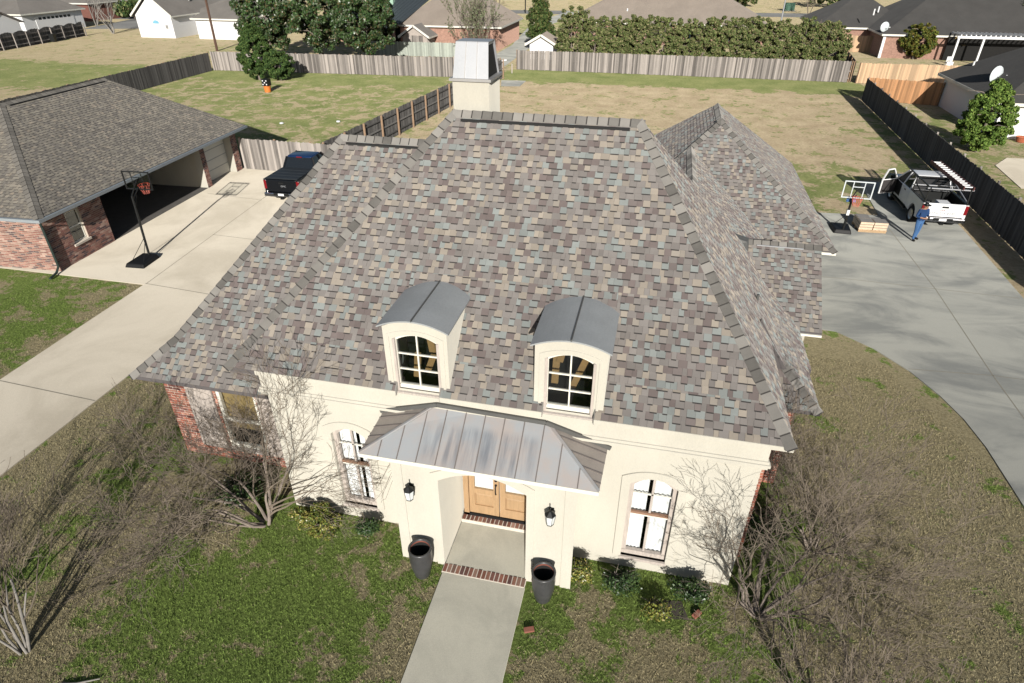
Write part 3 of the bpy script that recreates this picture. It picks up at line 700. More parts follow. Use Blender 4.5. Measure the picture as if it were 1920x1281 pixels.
for p, h in (((1.05,15.4,4.75),.35), ((2.75,14.2,4.2),.3)):      # plumbing vents on the right slope
    hb(MB().tube([p, (p[0],p[1],p[2]+h)], .035, 8), 'vent_pipe', m_flash, roof)
hb(MB().hexa([(2.35,18.1,4.0),(2.95,18.1,3.95),(2.95,18.5,4.15),(2.35,18.5,4.2),(2.35,18.3,4.3),(2.9,18.3,4.15),(2.95,18.52,4.2),(2.35,18.52,4.35)]), 'valley_flashing', m_flash, roof)
hb(MB().box(1.5,5.0,16.14,16.19,2.42,2.48), 'fascia', m_trim, roof)
hb(MB().box(3,6.36,21.65,21.7,2.58,2.66), 'fascia', m_trim, roof)
for d_ in (D1, D2): pass
hb(MB().box(-7.62,-4.5,EY-.012,EY+.02,EZ-.1,EZ-.005).box(-3.58,-1.55,EY-.012,EY+.02,EZ-.1,EZ-.005).box(-.56,EXR,EY-.012,EY+.02,EZ-.1,EZ-.005), 'eave_board', m_stucco, roof)
for x in (-4.5,-3.58,-1.55,-.56):
    s_ = 1 if x in (-4.5,-1.55) else -1
    hb(MB().hexa([(x-.012,EY,EZ-.12),(x+.012,EY,EZ-.12),(x+.012,BY,BZ-.12),(x-.012,BY,BZ-.12),(x-.012,EY,EZ+.02),(x+.012,EY,EZ+.02),(x+.012,BY,BZ+.02),(x-.012,BY,BZ+.02)]), 'step_flashing', m_cap, roof)

# brick walls of the house
def brickwall(parent, mp, u0, u1, z0, z1, holes, pal, seed, indiv, mort):
    b = MB(); segs = [(u0, u1)]
    if holes:
        h = holes[0]; b.poly([mp(u0,z0,0),mp(h[0],z0,0),mp(h[0],z1,0),mp(u0,z1,0)]); b.poly([mp(h[1],z0,0),mp(u1,z0,0),mp(u1,z1,0),mp(h[1],z1,0)])
        if h[2] > z0: b.poly([mp(h[0],z0,0),mp(h[1],z0,0),mp(h[1],h[2],0),mp(h[0],h[2],0)])
        if h[3] < z1: b.poly([mp(h[0],h[3],0),mp(h[1],h[3],0),mp(h[1],z1,0),mp(h[0],z1,0)])
        for p, q in (((h[0],h[2]),(h[0],h[3])), ((h[1],h[2]),(h[1],h[3])), ((h[0],h[2]),(h[1],h[2])), ((h[0],h[3]),(h[1],h[3]))):
            b.poly([mp(*p,0), mp(*q,0), mp(*q,-.12), mp(*p,-.12)])
    else: b.poly([mp(u0,z0,0),mp(u1,z0,0),mp(u1,z1,0),mp(u0,z1,0)])
    wo = hb(b, 'brick_wall', mort, parent, fixn=False)
    bs = bricks(mp, u0, u1, z0+.005, z1, holes, pal, seed)
    if indiv:
        pm = parent.matrix_world if parent is not house else Matrix()
        bs.sort(key=lambda t: (t[0]-cam.location).length)
        for c, m_, _ in bs[:indiv]: hb(m_, 'brick', m_brick, wo, fixn=False)
        bs = bs[indiv:]
    if bs: tag(hb(merge([m_ for _, m_, _ in bs]), 'bricks', m_brick, wo, fixn=False), kind='stuff')
    return wo
wh = (-9.95,-8.85,.45,2.45)
bw = brickwall(house, FM(10.45), -11.4, -7.56, 0, 2.75, [wh], BP, 5, 300, m_mortar)
fw = hb(MB().box(-9.95,-9.87,10.47,10.56,.45,2.45).box(-8.93,-8.85,10.47,10.56,.45,2.45).box(-9.87,-8.93,10.47,10.56,.45,.55).box(-9.87,-8.93,10.47,10.56,2.37,2.45).box(-9.87,-8.93,10.48,10.55,1.3,1.38), 'window', m_trim)
hb(MB().box(-9.87,-8.93,10.51,10.515,.55,2.37), 'pane', m_glass, fw); hb(MB().box(-9.95,-8.85,10.6,10.62,1.0,2.45), 'blind', M('tan_blind', (.3,.22,.1), .7, .25), fw)
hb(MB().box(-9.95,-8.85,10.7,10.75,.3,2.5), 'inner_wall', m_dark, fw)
hb(MB().box(-9.97,-8.83,10.37,10.47,.38,.45), 'sill', m_wood_w, fw)
for a, b in ((-10.75,-10.02),(-8.78,-8.05)):      # louvred shutters
    sh_ = hb(MB().box(a, a+.07, 10.38, 10.43, .4, 2.55).box(b-.07, b, 10.38, 10.43, .4, 2.55).box(a+.07, b-.07, 10.38, 10.43, .4, .5).box(a+.07, b-.07, 10.38, 10.43, 2.45, 2.55).box(a+.07, b-.07, 10.42, 10.432, .5, 2.45), 'shutter', m_wood_w)
    for i in range(22): hb(MB().hexa([(a+.07,10.385,.5+i*.088),(b-.07,10.385,.5+i*.088),(b-.07,10.392,.5+i*.088),(a+.07,10.392,.5+i*.088),(a+.07,10.415,.58+i*.088),(b-.07,10.415,.58+i*.088),(b-.07,10.42,.58+i*.088),(a+.07,10.42,.58+i*.088)]), 'slat', m_wood_w, sh_)
brickwall(house, lambda u, z, d: (-11.4-d, u, z), 10.45, 18, 0, 2.75, [], BP, 6, 0, m_mortar)
brickwall(house, FM(10.15), 2.57, 2.85, 0, 4.0, [], BP, 7, 0, m_mortar)
brickwall(house, lambda u, z, d: (2.85+d, u, z), 10.15, 12.7, 0, 4.05, [], BP, 8, 0, m_mortar)
brickwall(house, FM(12.7), 2.85, 3.85, 0, 2.75, [], BP, 9, 0, m_mortar); brickwall(house, lambda u, z, d: (3.85+d, u, z), 12.7, 16.6, 0, 2.75, [], BP, 10, 0, m_mortar)
hb(MB().box(2.0,4.7,16.6,20.5,0,2.5).box(-1.5,5.95,22.1,32,0,2.7).box(-2.0,4.0,16,24,0,2.5).hexa([(4.68,16.6,2.4),(4.7,16.6,2.4),(4.7,20.5,2.4),(4.68,20.5,2.4),(4.68,18.5,4.0),(4.7,18.5,4.0),(4.7,18.6,4.0),(4.68,18.6,4.0)]), 'rear_walls', m_stucco)

# chimney
ch = hb(MB().box(-4.74,-3.88,14.5,15.5,6.0,8.94), 'chimney', m_stucco)
hb(MB().box(-4.8,-3.82,14.44,15.56,8.94,9.0), 'flange', m_galvd, ch)
def fx(z, s): return s*(1-.1*(z-9.16)/.72)
cx, cy = -4.31, 15.0
zt = 9.72; pb = [(cx-.42,cy-.5),(cx+.42,cy-.5)]; pt_ = [(cx-.38,cy-.29),(cx+.38,cy-.29)]
for i in range(3):
    q = lambda A, k: (A[0][0]+(A[1][0]-A[0][0])*k, A[0][1])
    for sy in (1, -1):
        def f_(p, z, e): return (p[0], cy-(cy-p[1]+e)*sy, z)
        a, b = i/3, (i+1)/3
        hb(MB().hexa([f_(q(pb,a+.004),9.0,0), f_(q(pb,b-.004),9.0,0), f_(q(pb,b-.004),9.0,-.015), f_(q(pb,a+.004),9.0,-.015), f_(q(pt_,a+.004),zt,0), f_(q(pt_,b-.004),zt,0), f_(q(pt_,b-.004),zt,-.015), f_(q(pt_,a+.004),zt,-.015)]), 'metal_panel', m_galv, ch)
        if i: hb(MB().bar(f_(q(pb,a),9.0,.012), f_(q(pt_,a),zt,.012), .014, .03, (0,1,0)), 'seam', m_galvd, ch)
    hb(MB().box(cx-.38+.76*i/3+.002, cx-.38+.76*(i+1)/3-.002, cy-.275, cy+.275, zt, zt+.015), 'top_panel', m_galv, ch)
hb(MB().box(cx-.355,cx-.345,cy-.25,cy+.25,9.6,zt).box(cx+.345,cx+.355,cy-.25,cy+.25,9.66,zt), 'end_trim', m_galv, ch)
hb(MB().hexa([(cx-.39,cy-.44,9.01),(cx+.39,cy-.44,9.01),(cx+.39,cy+.44,9.01),(cx-.39,cy+.44,9.01),(cx-.33,cy-.245,zt-.01),(cx+.33,cy-.245,zt-.01),(cx+.33,cy+.245,zt-.01),(cx-.33,cy+.245,zt-.01)]), 'cap_shade_core', m_black, ch)  # black block added as the deep shade inside the open cap

# lanterns, pots
def lantern(x, label):
    z = 2.2; o = empty('wall_lantern', (x, PY, z), 0, label, 'lantern', 'porch lanterns'); y = -.17
    MB().box(-.05,.05,-.02,0,-.1,.12).build('wall_plate', m_lant, o)
    MB().tube([(0,-.02,.02),(0,-.1,.1),(0,y,.19)], .012, 6).build('bracket', m_lant, o)
    MB().lathe([(.115,.1),(.1,.12),(.03,.19),(.012,.2),(.012,.26),(.02,.265),(.0,.3)], 6, (0,y,0)).build('lantern_cap', m_lant, o)
    MB().lathe([(.075,-.13),(.105,.1)], 6, (0,y,0)).build('lantern_glass', m_frost, o)
    c = MB()
    for k in range(6):
        t = k*math.pi/3; c.bar((.077*math.cos(t), y+.077*math.sin(t), -.13), (.108*math.cos(t), y+.108*math.sin(t), .1), .007)
    c.build('cage', m_lant, o); MB().lathe([(.015,-.19),(.08,-.15),(.08,-.13)], 6, (0,y,0)).build('lantern_base', m_lant, o)
lantern(-4.05, 'black carriage lantern on porch wall near the left window'); lantern(-1.17, 'black carriage lantern on porch wall near the right window')
def pot(x, y, label, rz, tilt):
    o = empty('tall_planter', (x, y, 0), rz, label, 'planter', 'planters beside the porch'); o.rotation_euler[0] = tilt
    o.scale = (1.,1.,1.18)
    MB().lathe([(.14,0),(.17,.05),(.225,.3),(.245,.5),(.24,.66),(.25,.7),(.25,.73),(.212,.73),(.21,.7)], 28, cap=False).build('pot_body', m_pot, o, smooth=True)
    MB().lathe([(.212,.71),(.205,.67)], 28, cap=False).build('pot_lining', m_potrim, o, smooth=True); MB().lathe([(.205,.67),(.19,.57),(.17,.3),(.02,.29)], 28, cap=False).build('pot_inside', m_dark, o, smooth=True)
    MB().lathe([(.168,.31),(.0,.315)], 28, cap=False).build('soil', m_dark, o)
pot(-3.86, 8.13, 'dark glazed tall planter left of the porch opening, terracotta inside', 0, 0); pot(-1.22, 8.13, 'dark glazed tall planter right of the porch opening, terracotta inside', .4, 0)

# ---------------------------------------------------------------- garage on the left
GA = R(3.5)
gar = empty('brick_garage', (-23.75, 18.9, 0), GA, 'low brick garage with grey hip roof and wide open bays beside the left driveway', 'garage')
GW, GL = 12.2, 14.7          # local: x from 0 to -GW, y from 0 to GL
def gwall(mp, u0, u1, z0, z1, holes=(), seed=1): 
    b = MB()
    if holes:
        h = holes[0]
        for a in ([mp(u0,z0,0),mp(h[0],z0,0),mp(h[0],z1,0),mp(u0,z1,0)], [mp(h[1],z0,0),mp(u1,z0,0),mp(u1,z1,0),mp(h[1],z1,0)], [mp(h[0],z0,0),mp(h[1],z0,0),mp(h[1],h[2],0),mp(h[0],h[2],0)], [mp(h[0],h[3],0),mp(h[1],h[3],0),mp(h[1],z1,0),mp(h[0],z1,0)]): b.poly(a)
        for p, q in (((h[0],h[2]),(h[0],h[3])), ((h[1],h[2]),(h[1],h[3])), ((h[0],h[2]),(h[1],h[2])), ((h[0],h[3]),(h[1],h[3]))): b.poly([mp(*p,0), mp(*q,0), mp(*q,-.14), mp(*p,-.14)])
    else: b.poly([mp(u0,z0,0),mp(u1,z0,0),mp(u1,z1,0),mp(u0,z1,0)])
    wo = b.build('brick_wall', m_mortar2, gar, fixn=False)
    tag(merge([m_ for _, m_, _ in bricks(mp, u0, u1, z0+.005, z1, holes, BP2, seed)]).build('bricks', m_brick, wo, fixn=False), kind='stuff'); return wo
S_ = lambda u, z, d: (u, -d, z)
E_ = lambda u, z, d: (d, u, z)
gwall(S_, -GW, 0, 0, 2.5, seed=31)
gh = (1.15, 1.95, .75, 2.1)
gwall(E_, 0, 3.25, 0, 2.5, [gh], 32)
gwi = MB().box(-.13,-.09,1.15,1.21,.75,2.1).box(-.13,-.09,1.89,1.95,.75,2.1).box(-.13,-.09,1.21,1.89,.75,.81).box(-.13,-.09,1.21,1.89,2.04,2.1).box(-.13,-.09,1.21,1.89,1.4,1.45).build('window', m_trim, gar)
MB().box(-.12,-.115,1.2,1.9,.8,2.05).build('pane', m_glassd, gwi); MB().box(-.2,-.19,1.1,2.0,.7,2.15).build('blind', M('grey_blind', (.12,.12,.12), .8), gwi)
MB().box(-.02,.07,1.08,2.02,.66,.75).build('sill', m_mortar2, gwi)
for y0, y1, sd in ((10.85,11.25,33), (13.9,14.5,34)):
    gwall(E_, y0, y1, 0, 2.5, seed=sd); 
    MB().box(-.5,-.01,y0,y1,0,2.5).build('pier', m_stucco, gar)
MB().box(-6,-.5,10.95,11.1,0,2.6).build('partition', m_stucco, gar)
MB().box(-.7,-.5,11.1,13.9,0,2.5).box(-6.2,-6,.2,11,0,2.6).box(-6,-.1,0.14,.2,0,2.5).build('inner_walls', M('garage_inside', (.05,.047,.045), .9), gar)  # inner walls coloured dark to deepen the shade of the bay
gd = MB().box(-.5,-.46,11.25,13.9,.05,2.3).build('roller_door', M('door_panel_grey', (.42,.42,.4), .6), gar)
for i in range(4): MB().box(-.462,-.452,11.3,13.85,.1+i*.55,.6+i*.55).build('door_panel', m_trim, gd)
MB().box(-6,-.05,.2,14,2.5,2.56).build('ceiling', m_dark, gar); MB().box(-6,-.02,3.25,10.85,.02,.045).build('bay_floor', M('shade_dark_floor', (.07,.065,.06), .9, .3), gar)  # floor slab coloured near black to stand for the shade in the bay
ov = .42; ze, zr = 2.5, 5.45; hx = GW/2; RGX = -5.4
gp = lambda x, y, z: (x, y, z)
gf = [[(ov,-ov,ze),(ov,GL+ov,ze),(RGX,12.,zr),(RGX,5.3,zr)], [(-GW-ov,-ov,ze),(ov,-ov,ze),(RGX,5.3,zr)]]
gf2 = [[(-GW-ov,GL+ov,ze),(-GW-ov,-ov,ze),(RGX,5.3,zr),(RGX,12.,zr)], [(ov,GL+ov,ze),(-GW-ov,GL+ov,ze),(RGX,12.,zr)]]
g = MB()
for f in gf+gf2: g.slab([Vector(p)-Vector((0,0,.012)) for p in f], .1)
gr = g.build('roof', m_deck, gar)
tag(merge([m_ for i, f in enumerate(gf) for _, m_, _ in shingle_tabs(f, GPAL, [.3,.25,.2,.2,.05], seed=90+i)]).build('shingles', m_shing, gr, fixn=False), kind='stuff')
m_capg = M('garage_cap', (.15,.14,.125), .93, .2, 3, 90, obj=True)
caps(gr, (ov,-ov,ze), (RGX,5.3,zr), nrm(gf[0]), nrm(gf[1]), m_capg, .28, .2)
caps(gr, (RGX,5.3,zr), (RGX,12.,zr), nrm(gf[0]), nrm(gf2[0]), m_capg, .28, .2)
MB().bar((RGX+.22,5.6,zr-.09),(RGX+.22,11.7,zr-.09),.06,.05).build('ridge_vent', m_vent, gr)
m_gut = M('gutter', (.3,.33,.35), .4, .1, spec=.5)
MB().box(ov,ov+.13,-ov,GL+ov,ze-.13,ze-.01).build('gutter', m_gut, gar); MB().box(-GW-ov,ov+.13,-ov-.13,-ov,ze-.13,ze-.01).build('gutter', m_gut, gar)
MB().slab([(-GW-ov,-ov,ze-.11),(ov,-ov,ze-.11),(ov,GL+ov,ze-.11),(-GW-ov,GL+ov,ze-.11)], .02).build('soffit', m_trim, gar)
MB().tube([(ov+.05,-ov-.05,2.4),(ov+.05,-ov-.05,2.25),(.07,-.1,2.05),(.07,-.1,.3),(.12,-.35,.12),(.2,-.8,.08)], .05, 8).build('downspout', M('green_spout', (.03,.045,.04), .5), gar)

# ---------------------------------------------------------------- fences
def fence(label, p0, p1, h, mat, side=1, pw=.142, gap=2.44, name='board_fence', dog=True, posts=True, postmat=None, group=None, wav=0):
    p0 = Vector((*p0, 0)); p1 = Vector((*p1, 0)); d = p1-p0; L_ = d.length; rz = math.atan2(d.y, d.x)
    o = empty(name, p0, rz, label, 'fence', group)
    mbp = MB(); c = .025
    pr_ = [(0,0),(pw-.006,0),(pw-.006,h-c),(pw-.006-c,h),(c,h),(0,h-c)]
    mbp.slab([(x, 0, z) for x, z in pr_], (0,.018,0)); ms = mbp.mesh('picket', [mat])
    n_ = int(L_/pw); R_ = random.Random(int(abs(p0.x*13+p0.y*7)))
    for i in range(n_):
        q = link('picket', ms, o); q.location = (i*pw, R_.uniform(-.006,.006), .03+R_.uniform(-.025,.02)); q.scale = (1, 1, 1+R_.uniform(-.012,.012)+wav*math.sin(math.pi*((i*pw) % gap)/gap))
        q.rotation_euler = (0, R_.uniform(-.006,.006), 0)
    k = max(1, round(L_/gap)); y = side*.05
    for z in (.35, h*.52, h-.3): MB().box(0, L_, min(y, y+side*.04), max(y, y+side*.04), z, z+.09).build('rail', postmat or mat, o)
    if posts:
        for i in range(k+1):
            x = L_*i/k; MB().box(x-.05, x+.05, min(y+side*.04, y+side*.14), max(y+side*.04, y+side*.14), 0, h+.06).build('post', postmat or m_post, o)
    return o
fence('short weathered fence joining the brick garage to the house behind the black pickup', (-24.55,33.45), (-15.2,33.35), 1.83, m_fence, 1)
fence('weathered side fence with brown posts running back from behind the house roof', (-19.2,33.6), (-16.6,67.3), 1.83, m_fence_d, -1, postmat=None)
fence('weathered fence along the left yard edge behind the garage roof', (-48.1,36), (-48.9,65.0), 1.83, m_fence_d, 1)
fence('weathered grey back fence running past the cedar and magnolia', (-48.9,65.2), (-16.8,67.4), 1.9, m_fence, 1)
fence('long grey back fence standing before the tall hedge', (-16.4,73.3), (17.8,73.0), 1.95, m_fence, 1)
fence('dark shaded fence along the right driveway behind the white pickup', (15.9,22.2), (17.1,64), 1.83, m_fence_d, -1, postmat=m_fence)
fence('shaded grey fence side closing the hedge row at its right end', (18.2,73.4), (20.6,96.5), 1.9, m_fence_d, 1)
fence('fresh blond cedar fence in front of the covered patio', (18.5,72.7), (33,73.6), 1.85, m_fence_n, 1)
fence('new cedar fence panel gate by the brick corner of the patio house', (20.6,96.6), (25.4,96.8), 1.9, m_fence_n, 1)
fence('short brown cedar fence between dark fence and grey-roofed neighbour', (17.3,64.2), (22.9,62.9), 1.83, M('fence_brown', (.5,.28,.14), .9, .3, 1.1, 30, stretch=(6,6,.7), obj=True), 1)
fence('scalloped dark fence with tall posts before the far white garage', (-85.3,70.5), (-87.8,89), 1.75, m_fence_d, -1, wav=.12, postmat=m_fence)
fence('second pale fence behind the back fence near the wooden shed', (-38,80), (-22.5,80.5), 1.6, M('fence_pale', (.4,.43,.38), .9, .25, obj=True), 1)

# ---------------------------------------------------------------- basketball hoops
def hoop(loc, rz, label, h, lean, frame_mat, pole_mat, folded=False):
    o = empty('basketball_hoop', loc, rz, label, 'basketball hoop', 'portable basketball hoops')
    b = MB().hexa([(-.45,-.75,0),(.45,-.75,0),(.4,.45,0),(-.4,.45,0),(-.4,-.65,.16),(.4,-.65,.16),(.33,.38,.2),(-.33,.38,.2)]); b.build('base', m_black, o, bevel=.04)
    tx = lambda z: (0, .3+lean*z, z)
    MB().tube([tx(.1), tx(h*.55), tx(h-.2)], [.05,.05,.045], 10).build('pole', pole_mat, o)
    for s_ in (-1, 1): MB().tube([(s_*.28,-.45,.15), (s_*.03,.3+lean*.9,.9)], .012, 5).build('strut', m_lant, o)
    yb = .3+lean*h+.55
    MB().bar(tx(h-.35), (0, yb-.03, h+.02), .04).bar(tx(h-.2), (0, yb-.03, h+.3), .04).bar(tx(h-.7), (0, yb-.3, h-.25), .03).build('arm', m_lant, o)
    f = MB(); W, Z0, Z1 = .62, h-.12, h+.66
    f.box(-W,W,yb-.02,yb+.02,Z0,Z0+.045).box(-W,W,yb-.02,yb+.02,Z1-.045,Z1).box(-W,-W+.045,yb-.02,yb+.02,Z0+.045,Z1-.045).box(W-.045,W,yb-.02,yb+.02,Z0+.045,Z1-.045)
    f.build('board_frame', frame_mat, o)
    s = MB()
    for x in (-.25,.22): s.box(x, x+.035, yb+.003, yb+.012, Z0+.045, Z1-.045)
    s.box(-.215,.22,yb+.003,yb+.012,Z0+.5,Z0+.535); s.build('target_square', frame_mat, o)
    MB().box(-W+.045,W-.045,yb-.005,yb+.002,Z0+.045,Z1-.045).build('backboard', m_glass, o)
    rim = [(0+.23*math.cos(t), yb+.3+.23*math.sin(t), h) for t in [2*math.pi*i/20 for i in range(21)]]
    MB().tube(rim, .011, 6, False).build('rim', M('rim_red', (.5,.06,.03), .5), o)
    nt_ = MB()
    for i in range(12):
        t = 2*math.pi*i/12
        for dt in (.26,-.26): nt_.tube([(.22*math.cos(t), yb+.3+.22*math.sin(t), h-.01), (.17*math.cos(t+dt), yb+.3+.17*math.sin(t+dt), h-.2), (.13*math.cos(t), yb+.3+.13*math.sin(t), h-.38)], .007, 3, False)
    nt_.build('net', M('net_red', (.6,.18,.14), .8), o)
    return o
hoop((-21.0,20.55,.03), R(4), 'black basketball hoop with clear board standing before the open garage bay', 2.95, .05, m_lant, m_lant)
h2 = hoop((9.0,31.0,.03), R(178), 'basketball hoop with pale framed board between pallet and white pickup', 2.0, .0, M('board_white', (.6,.64,.66), .5), m_lant)
MB().box(-.06,.06,-.1+.3,.06+.3,.9,1.15).build('sticker_panel', m_white, h2); MB().box(-.2,.2,.2,.24,1.5,1.75).build('height_label', M('label_blue', (.1,.22,.5), .5), h2)

# pallet of shingle bundles
pal = empty('shingle_pallet', (10.35,31.6,.03), R(3), 'pallet stacked with wrapped shingle bundles beside the hoop', 'pallet')
m_pal = M('pallet_wood', (.5,.36,.22), .9, .3)
for y in (-.5,0,.5): MB().box(-.62,.62,y-.045,y+.045,0,.1).build('stringer', m_pal, pal)
for i in range(7): MB().box(-.62+i*.19,-.5+i*.19,-.56,.56,.1,.122).build('deck_board', m_pal, pal)
m_wrap = M('bundle_wrap', (.66,.52,.38), .6, .3, 4, 30); m_wrapt = M('bundle_top', (.14,.135,.13), .9, .2)
for k in range(3):
    for j in range(2):
        for i in range(2):
            if k == 2 and i == 1 and j == 1: continue
            z = .124+k*.13; x0 = -.62+i*.63+rng.uniform(-.02,.02); y0 = -.55+j*.56
            u = MB().box(x0, x0+.6, y0, y0+.54, z, z+.11); u.build('shingle_bundle', m_wrap, pal, bevel=.012)
            MB().box(x0+.02, x0+.58, y0+.02, y0+.52, z+.11, z+.126).build('bundle_cover', m_wrapt, pal)

# ---------------------------------------------------------------- pickups
m_tyre = M('tyre', (.02,.02,.02), .85); m_rim = M('wheel_rim', (.5,.5,.52), .3, .1, metal=.8); m_chrome = M('chrome', (.6,.6,.62), .18, .03, metal=1.)
m_blackpaint = M('black_paint', (.008,.009,.011), .15, .02, spec=.6); m_red = M('tail_red', (.2,.008,.012), .25, .1, spec=.6)
m_cover = M('bed_cover', (.03,.036,.042), .6, .15); m_carglass = M('car_glass', (.01,.012,.014), .05, 0, spec=.8)
def arcp(cy_, r, n_=9, z=.36): return [(cy_-r*math.cos(math.pi*i/n_), z+r*math.sin(math.pi*i/n_)) for i in range(n_+1)]
def pickup(loc, rz, label, paint, cover, door_open):
    o = empty('pickup_truck', loc, rz, label, 'pickup truck', 'parked pickup trucks'); W = .98
    bed = [(.22,.55)] + arcp(1.28,.46,9,.45) + [(2.22,.5),(2.22,1.33),(.22,1.33)]
    for s_ in (-1, 1):
        x0, x1 = sorted((s_*W, s_*(W-.13))); MB().ext(bed, x0, x1).build('bed_side', paint, o, bevel=.03)
        MB().box(*sorted((s_*(W-.14), s_*(W-.01))), .22, 2.22, 1.331, 1.36).build('bed_rail', m_lant, o)
    MB().box(-W+.13,W-.13,.3,2.2,.72,.8).build('bed_floor', m_lant, o); MB().box(-W+.13,W-.13,2.12,2.2,.8,1.33).build('bed_front', m_lant, o); [MB().box(*sorted((s_*(W-.131), s_*(W-.15))), .3, 2.12, .8, 1.32).build('bed_liner', m_lant, o) for s_ in (-1, 1)]
    tg = MB().box(-W+.14,W-.14,.2,.29,.72,1.34).build('tailgate', paint, o, bevel=.02)
    MB().box(-.14,.14,.185,.2,1.14,1.22).build('tailgate_handle', m_lant, tg)
    low = [(2.23,.5)] + [(3.9,.48)] + arcp(4.62,.46,9,.45) + [(5.5,.5),(5.72,.55),(5.72,.95),(5.62,1.12),(4.35,1.24),(2.23,1.32)]
    body = MB().ext(low, -W, W).build('body', paint, o, bevel=.05)
    # greenhouse: pillars and roof round dark glass
    ro = MB().hexa([(-.74,2.5,1.86),(.74,2.5,1.86),(.72,3.6,1.88),(-.72,3.6,1.88),(-.7,2.6,1.95),(.7,2.6,1.95),(.66,3.5,1.95),(-.66,3.5,1.95)]); ro.build('cab_roof', paint, o, bevel=.04, smooth=True)
    for s_ in (-1, 1):
        for (ya, yb, wd_) in ((2.28,2.52,.12), (3.3,3.22,.08), (4.3,3.58,.08)): MB().bar((s_*(W-.06),ya,1.27), (s_*.72,yb,1.9), wd_, .08, (s_,0,0)).build('pillar', paint, o)
        for (a, b, c_, d_) in (((2.36,1.3),(3.26,1.3),(3.18,1.87),(2.55,1.87)),) + (() if (door_open and s_ < 0) else (((3.34,1.3),(4.2,1.3),(3.56,1.87),(3.26,1.87)),)):
            X = lambda p: (s_*(W-.05-(p[1]-1.3)*.4), p[0], p[1])
            MB().slab([X(a), X(b), X(c_), X(d_)], (-s_*.02,0,0)).build('side_window', m_carglass, o)
    MB().slab([(-.86,2.27,1.31),(.86,2.27,1.31),(.7,2.49,1.87),(-.7,2.49,1.87)], (0,.02,0)).build('rear_window', m_carglass, o)
    MB().slab([(-.88,4.3,1.25),(.88,4.3,1.25),(.7,3.62,1.88),(-.7,3.62,1.88)], (0,-.02,0)).build('windscreen', m_carglass, o)
    MB().box(-.16,.16,2.46,2.5,1.87,1.92).build('brake_light', m_red, o)
    for s_ in (-1, 1):
        MB().box(*sorted((s_*(W+.004), s_*(W-.15))), .205, .3, .85, 1.3).build('tail_light', m_red, o, bevel=.02)
        MB().box(*sorted((s_*(W-.03), s_*(W-.35))), 5.66, 5.74, .85, 1.05).build('headlight', m_frost, o, bevel=.02)
        if not (door_open and s_ < 0): MB().box(*sorted((s_*(W+.02), s_*(W+.24))), 4.0, 4.1, 1.25, 1.45).build('wing_mirror', m_lant, o, bevel=.03)
        MB().box(*sorted((s_*(W-.05), s_*(W+.08))), 2.2, 4.1, .38, .43).build('running_board', m_lant, o)
        for k_ in (2.72, 3.62): MB().box(*sorted((s_*(W-.01), s_*(W+.018))), k_, k_+.16, 1.12, 1.16).build('door_handle', m_lant, o)
    MB().box(-W+.02,W-.02,.02,.26,.5,.7).build('rear_bumper', m_chrome, o, bevel=.04); MB().box(-.42,.42,.005,.03,.58,.702).build('step_pad', m_lant, o)
    MB().box(-.17,.15,-.004,.004,.58,.69).build('licence_plate', m_white, o); MB().box(-.08,.08,.0,.3,.38,.46).build('hitch', m_lant, o)
    MB().box(-W+.03,W-.03,5.6,5.86,.5,.72).build('front_bumper', m_chrome, o, bevel=.04); MB().box(-.85,.85,.3,5.5,.4,.52).build('chassis', m_lant, o)
    for s_ in (-1, 1):
        for y_ in (1.28, 4.62):
            x = s_*(W-.13)
            wh_ = MB().lathe([(.26,-.12),(.38,-.13),(.405,-.09),(.405,.09),(.38,.13),(.26,.12)], 24, (x, y_, .405), 'x', False).build('wheel', m_tyre, o, smooth=True)
            MB().lathe([(.02,.06),(.1,.09),(.2,.07),(.26,.1),(.27,.12)] if s_ > 0 else [(.02,-.06),(.1,-.09),(.2,-.07),(.26,-.1),(.27,-.12)], 20, (x, y_, .405), 'x', False).build('rim', m_rim, wh_)
            MB().lathe([(.43,-.1),(.43,.11)], 16, (s_*(W-.2), y_, .44), 'x').build('wheel_well', m_black, o)
    if cover:
        MB().box(-W+.1,W-.1,.3,2.2,1.362,1.385).build('bed_cover', m_cover, o)
        for i in range(4): MB().box(-W+.1,W-.1,.36+i*.46,.76+i*.46,1.386,1.405).build('cover_panel', m_cover, o, bevel=.01)
    if door_open:
        MB().box(-W-.003,-W+.05,3.34,4.24,.6,1.24).build('door_opening', m_black, o); 
        MB().slab([(-W+.03,3.34,1.25),(-W+.03,4.2,1.25),(-.74,3.56,1.87),(-.74,3.28,1.87)], (.02,0,0)).build('door_gap', m_black, o)
        dd = empty('front_door', (-W-.01,4.22,0), R(-62)); dd.parent = o
        MB().box(-.05,.03,-.95,0,.52,1.28).build('door_skin', paint, dd, bevel=.03); MB().box(.031,.06,-.9,-.05,.56,1.24).build('door_trim', M('door_trim_dark', (.05,.045,.045), .8), dd)
        fr_ = MB().bar((0,-.92,1.28),(.12,-.85,1.82),.06).bar((.12,-.85,1.82),(.12,-.5,1.84),.06).bar((.12,-.5,1.84),(0,-.03,1.28),.06); fr_.build('window_frame', paint, dd)
        MB().slab([(0,-.9,1.28),(0,-.05,1.28),(.11,-.5,1.81),(.11,-.83,1.8)], (.01,0,0)).build('door_glass', m_glassd, dd)
        MB().box(-.2,-.05,-.25,-.08,1.2,1.42).build('wing_mirror', m_lant, dd, bevel=.02)
    return o
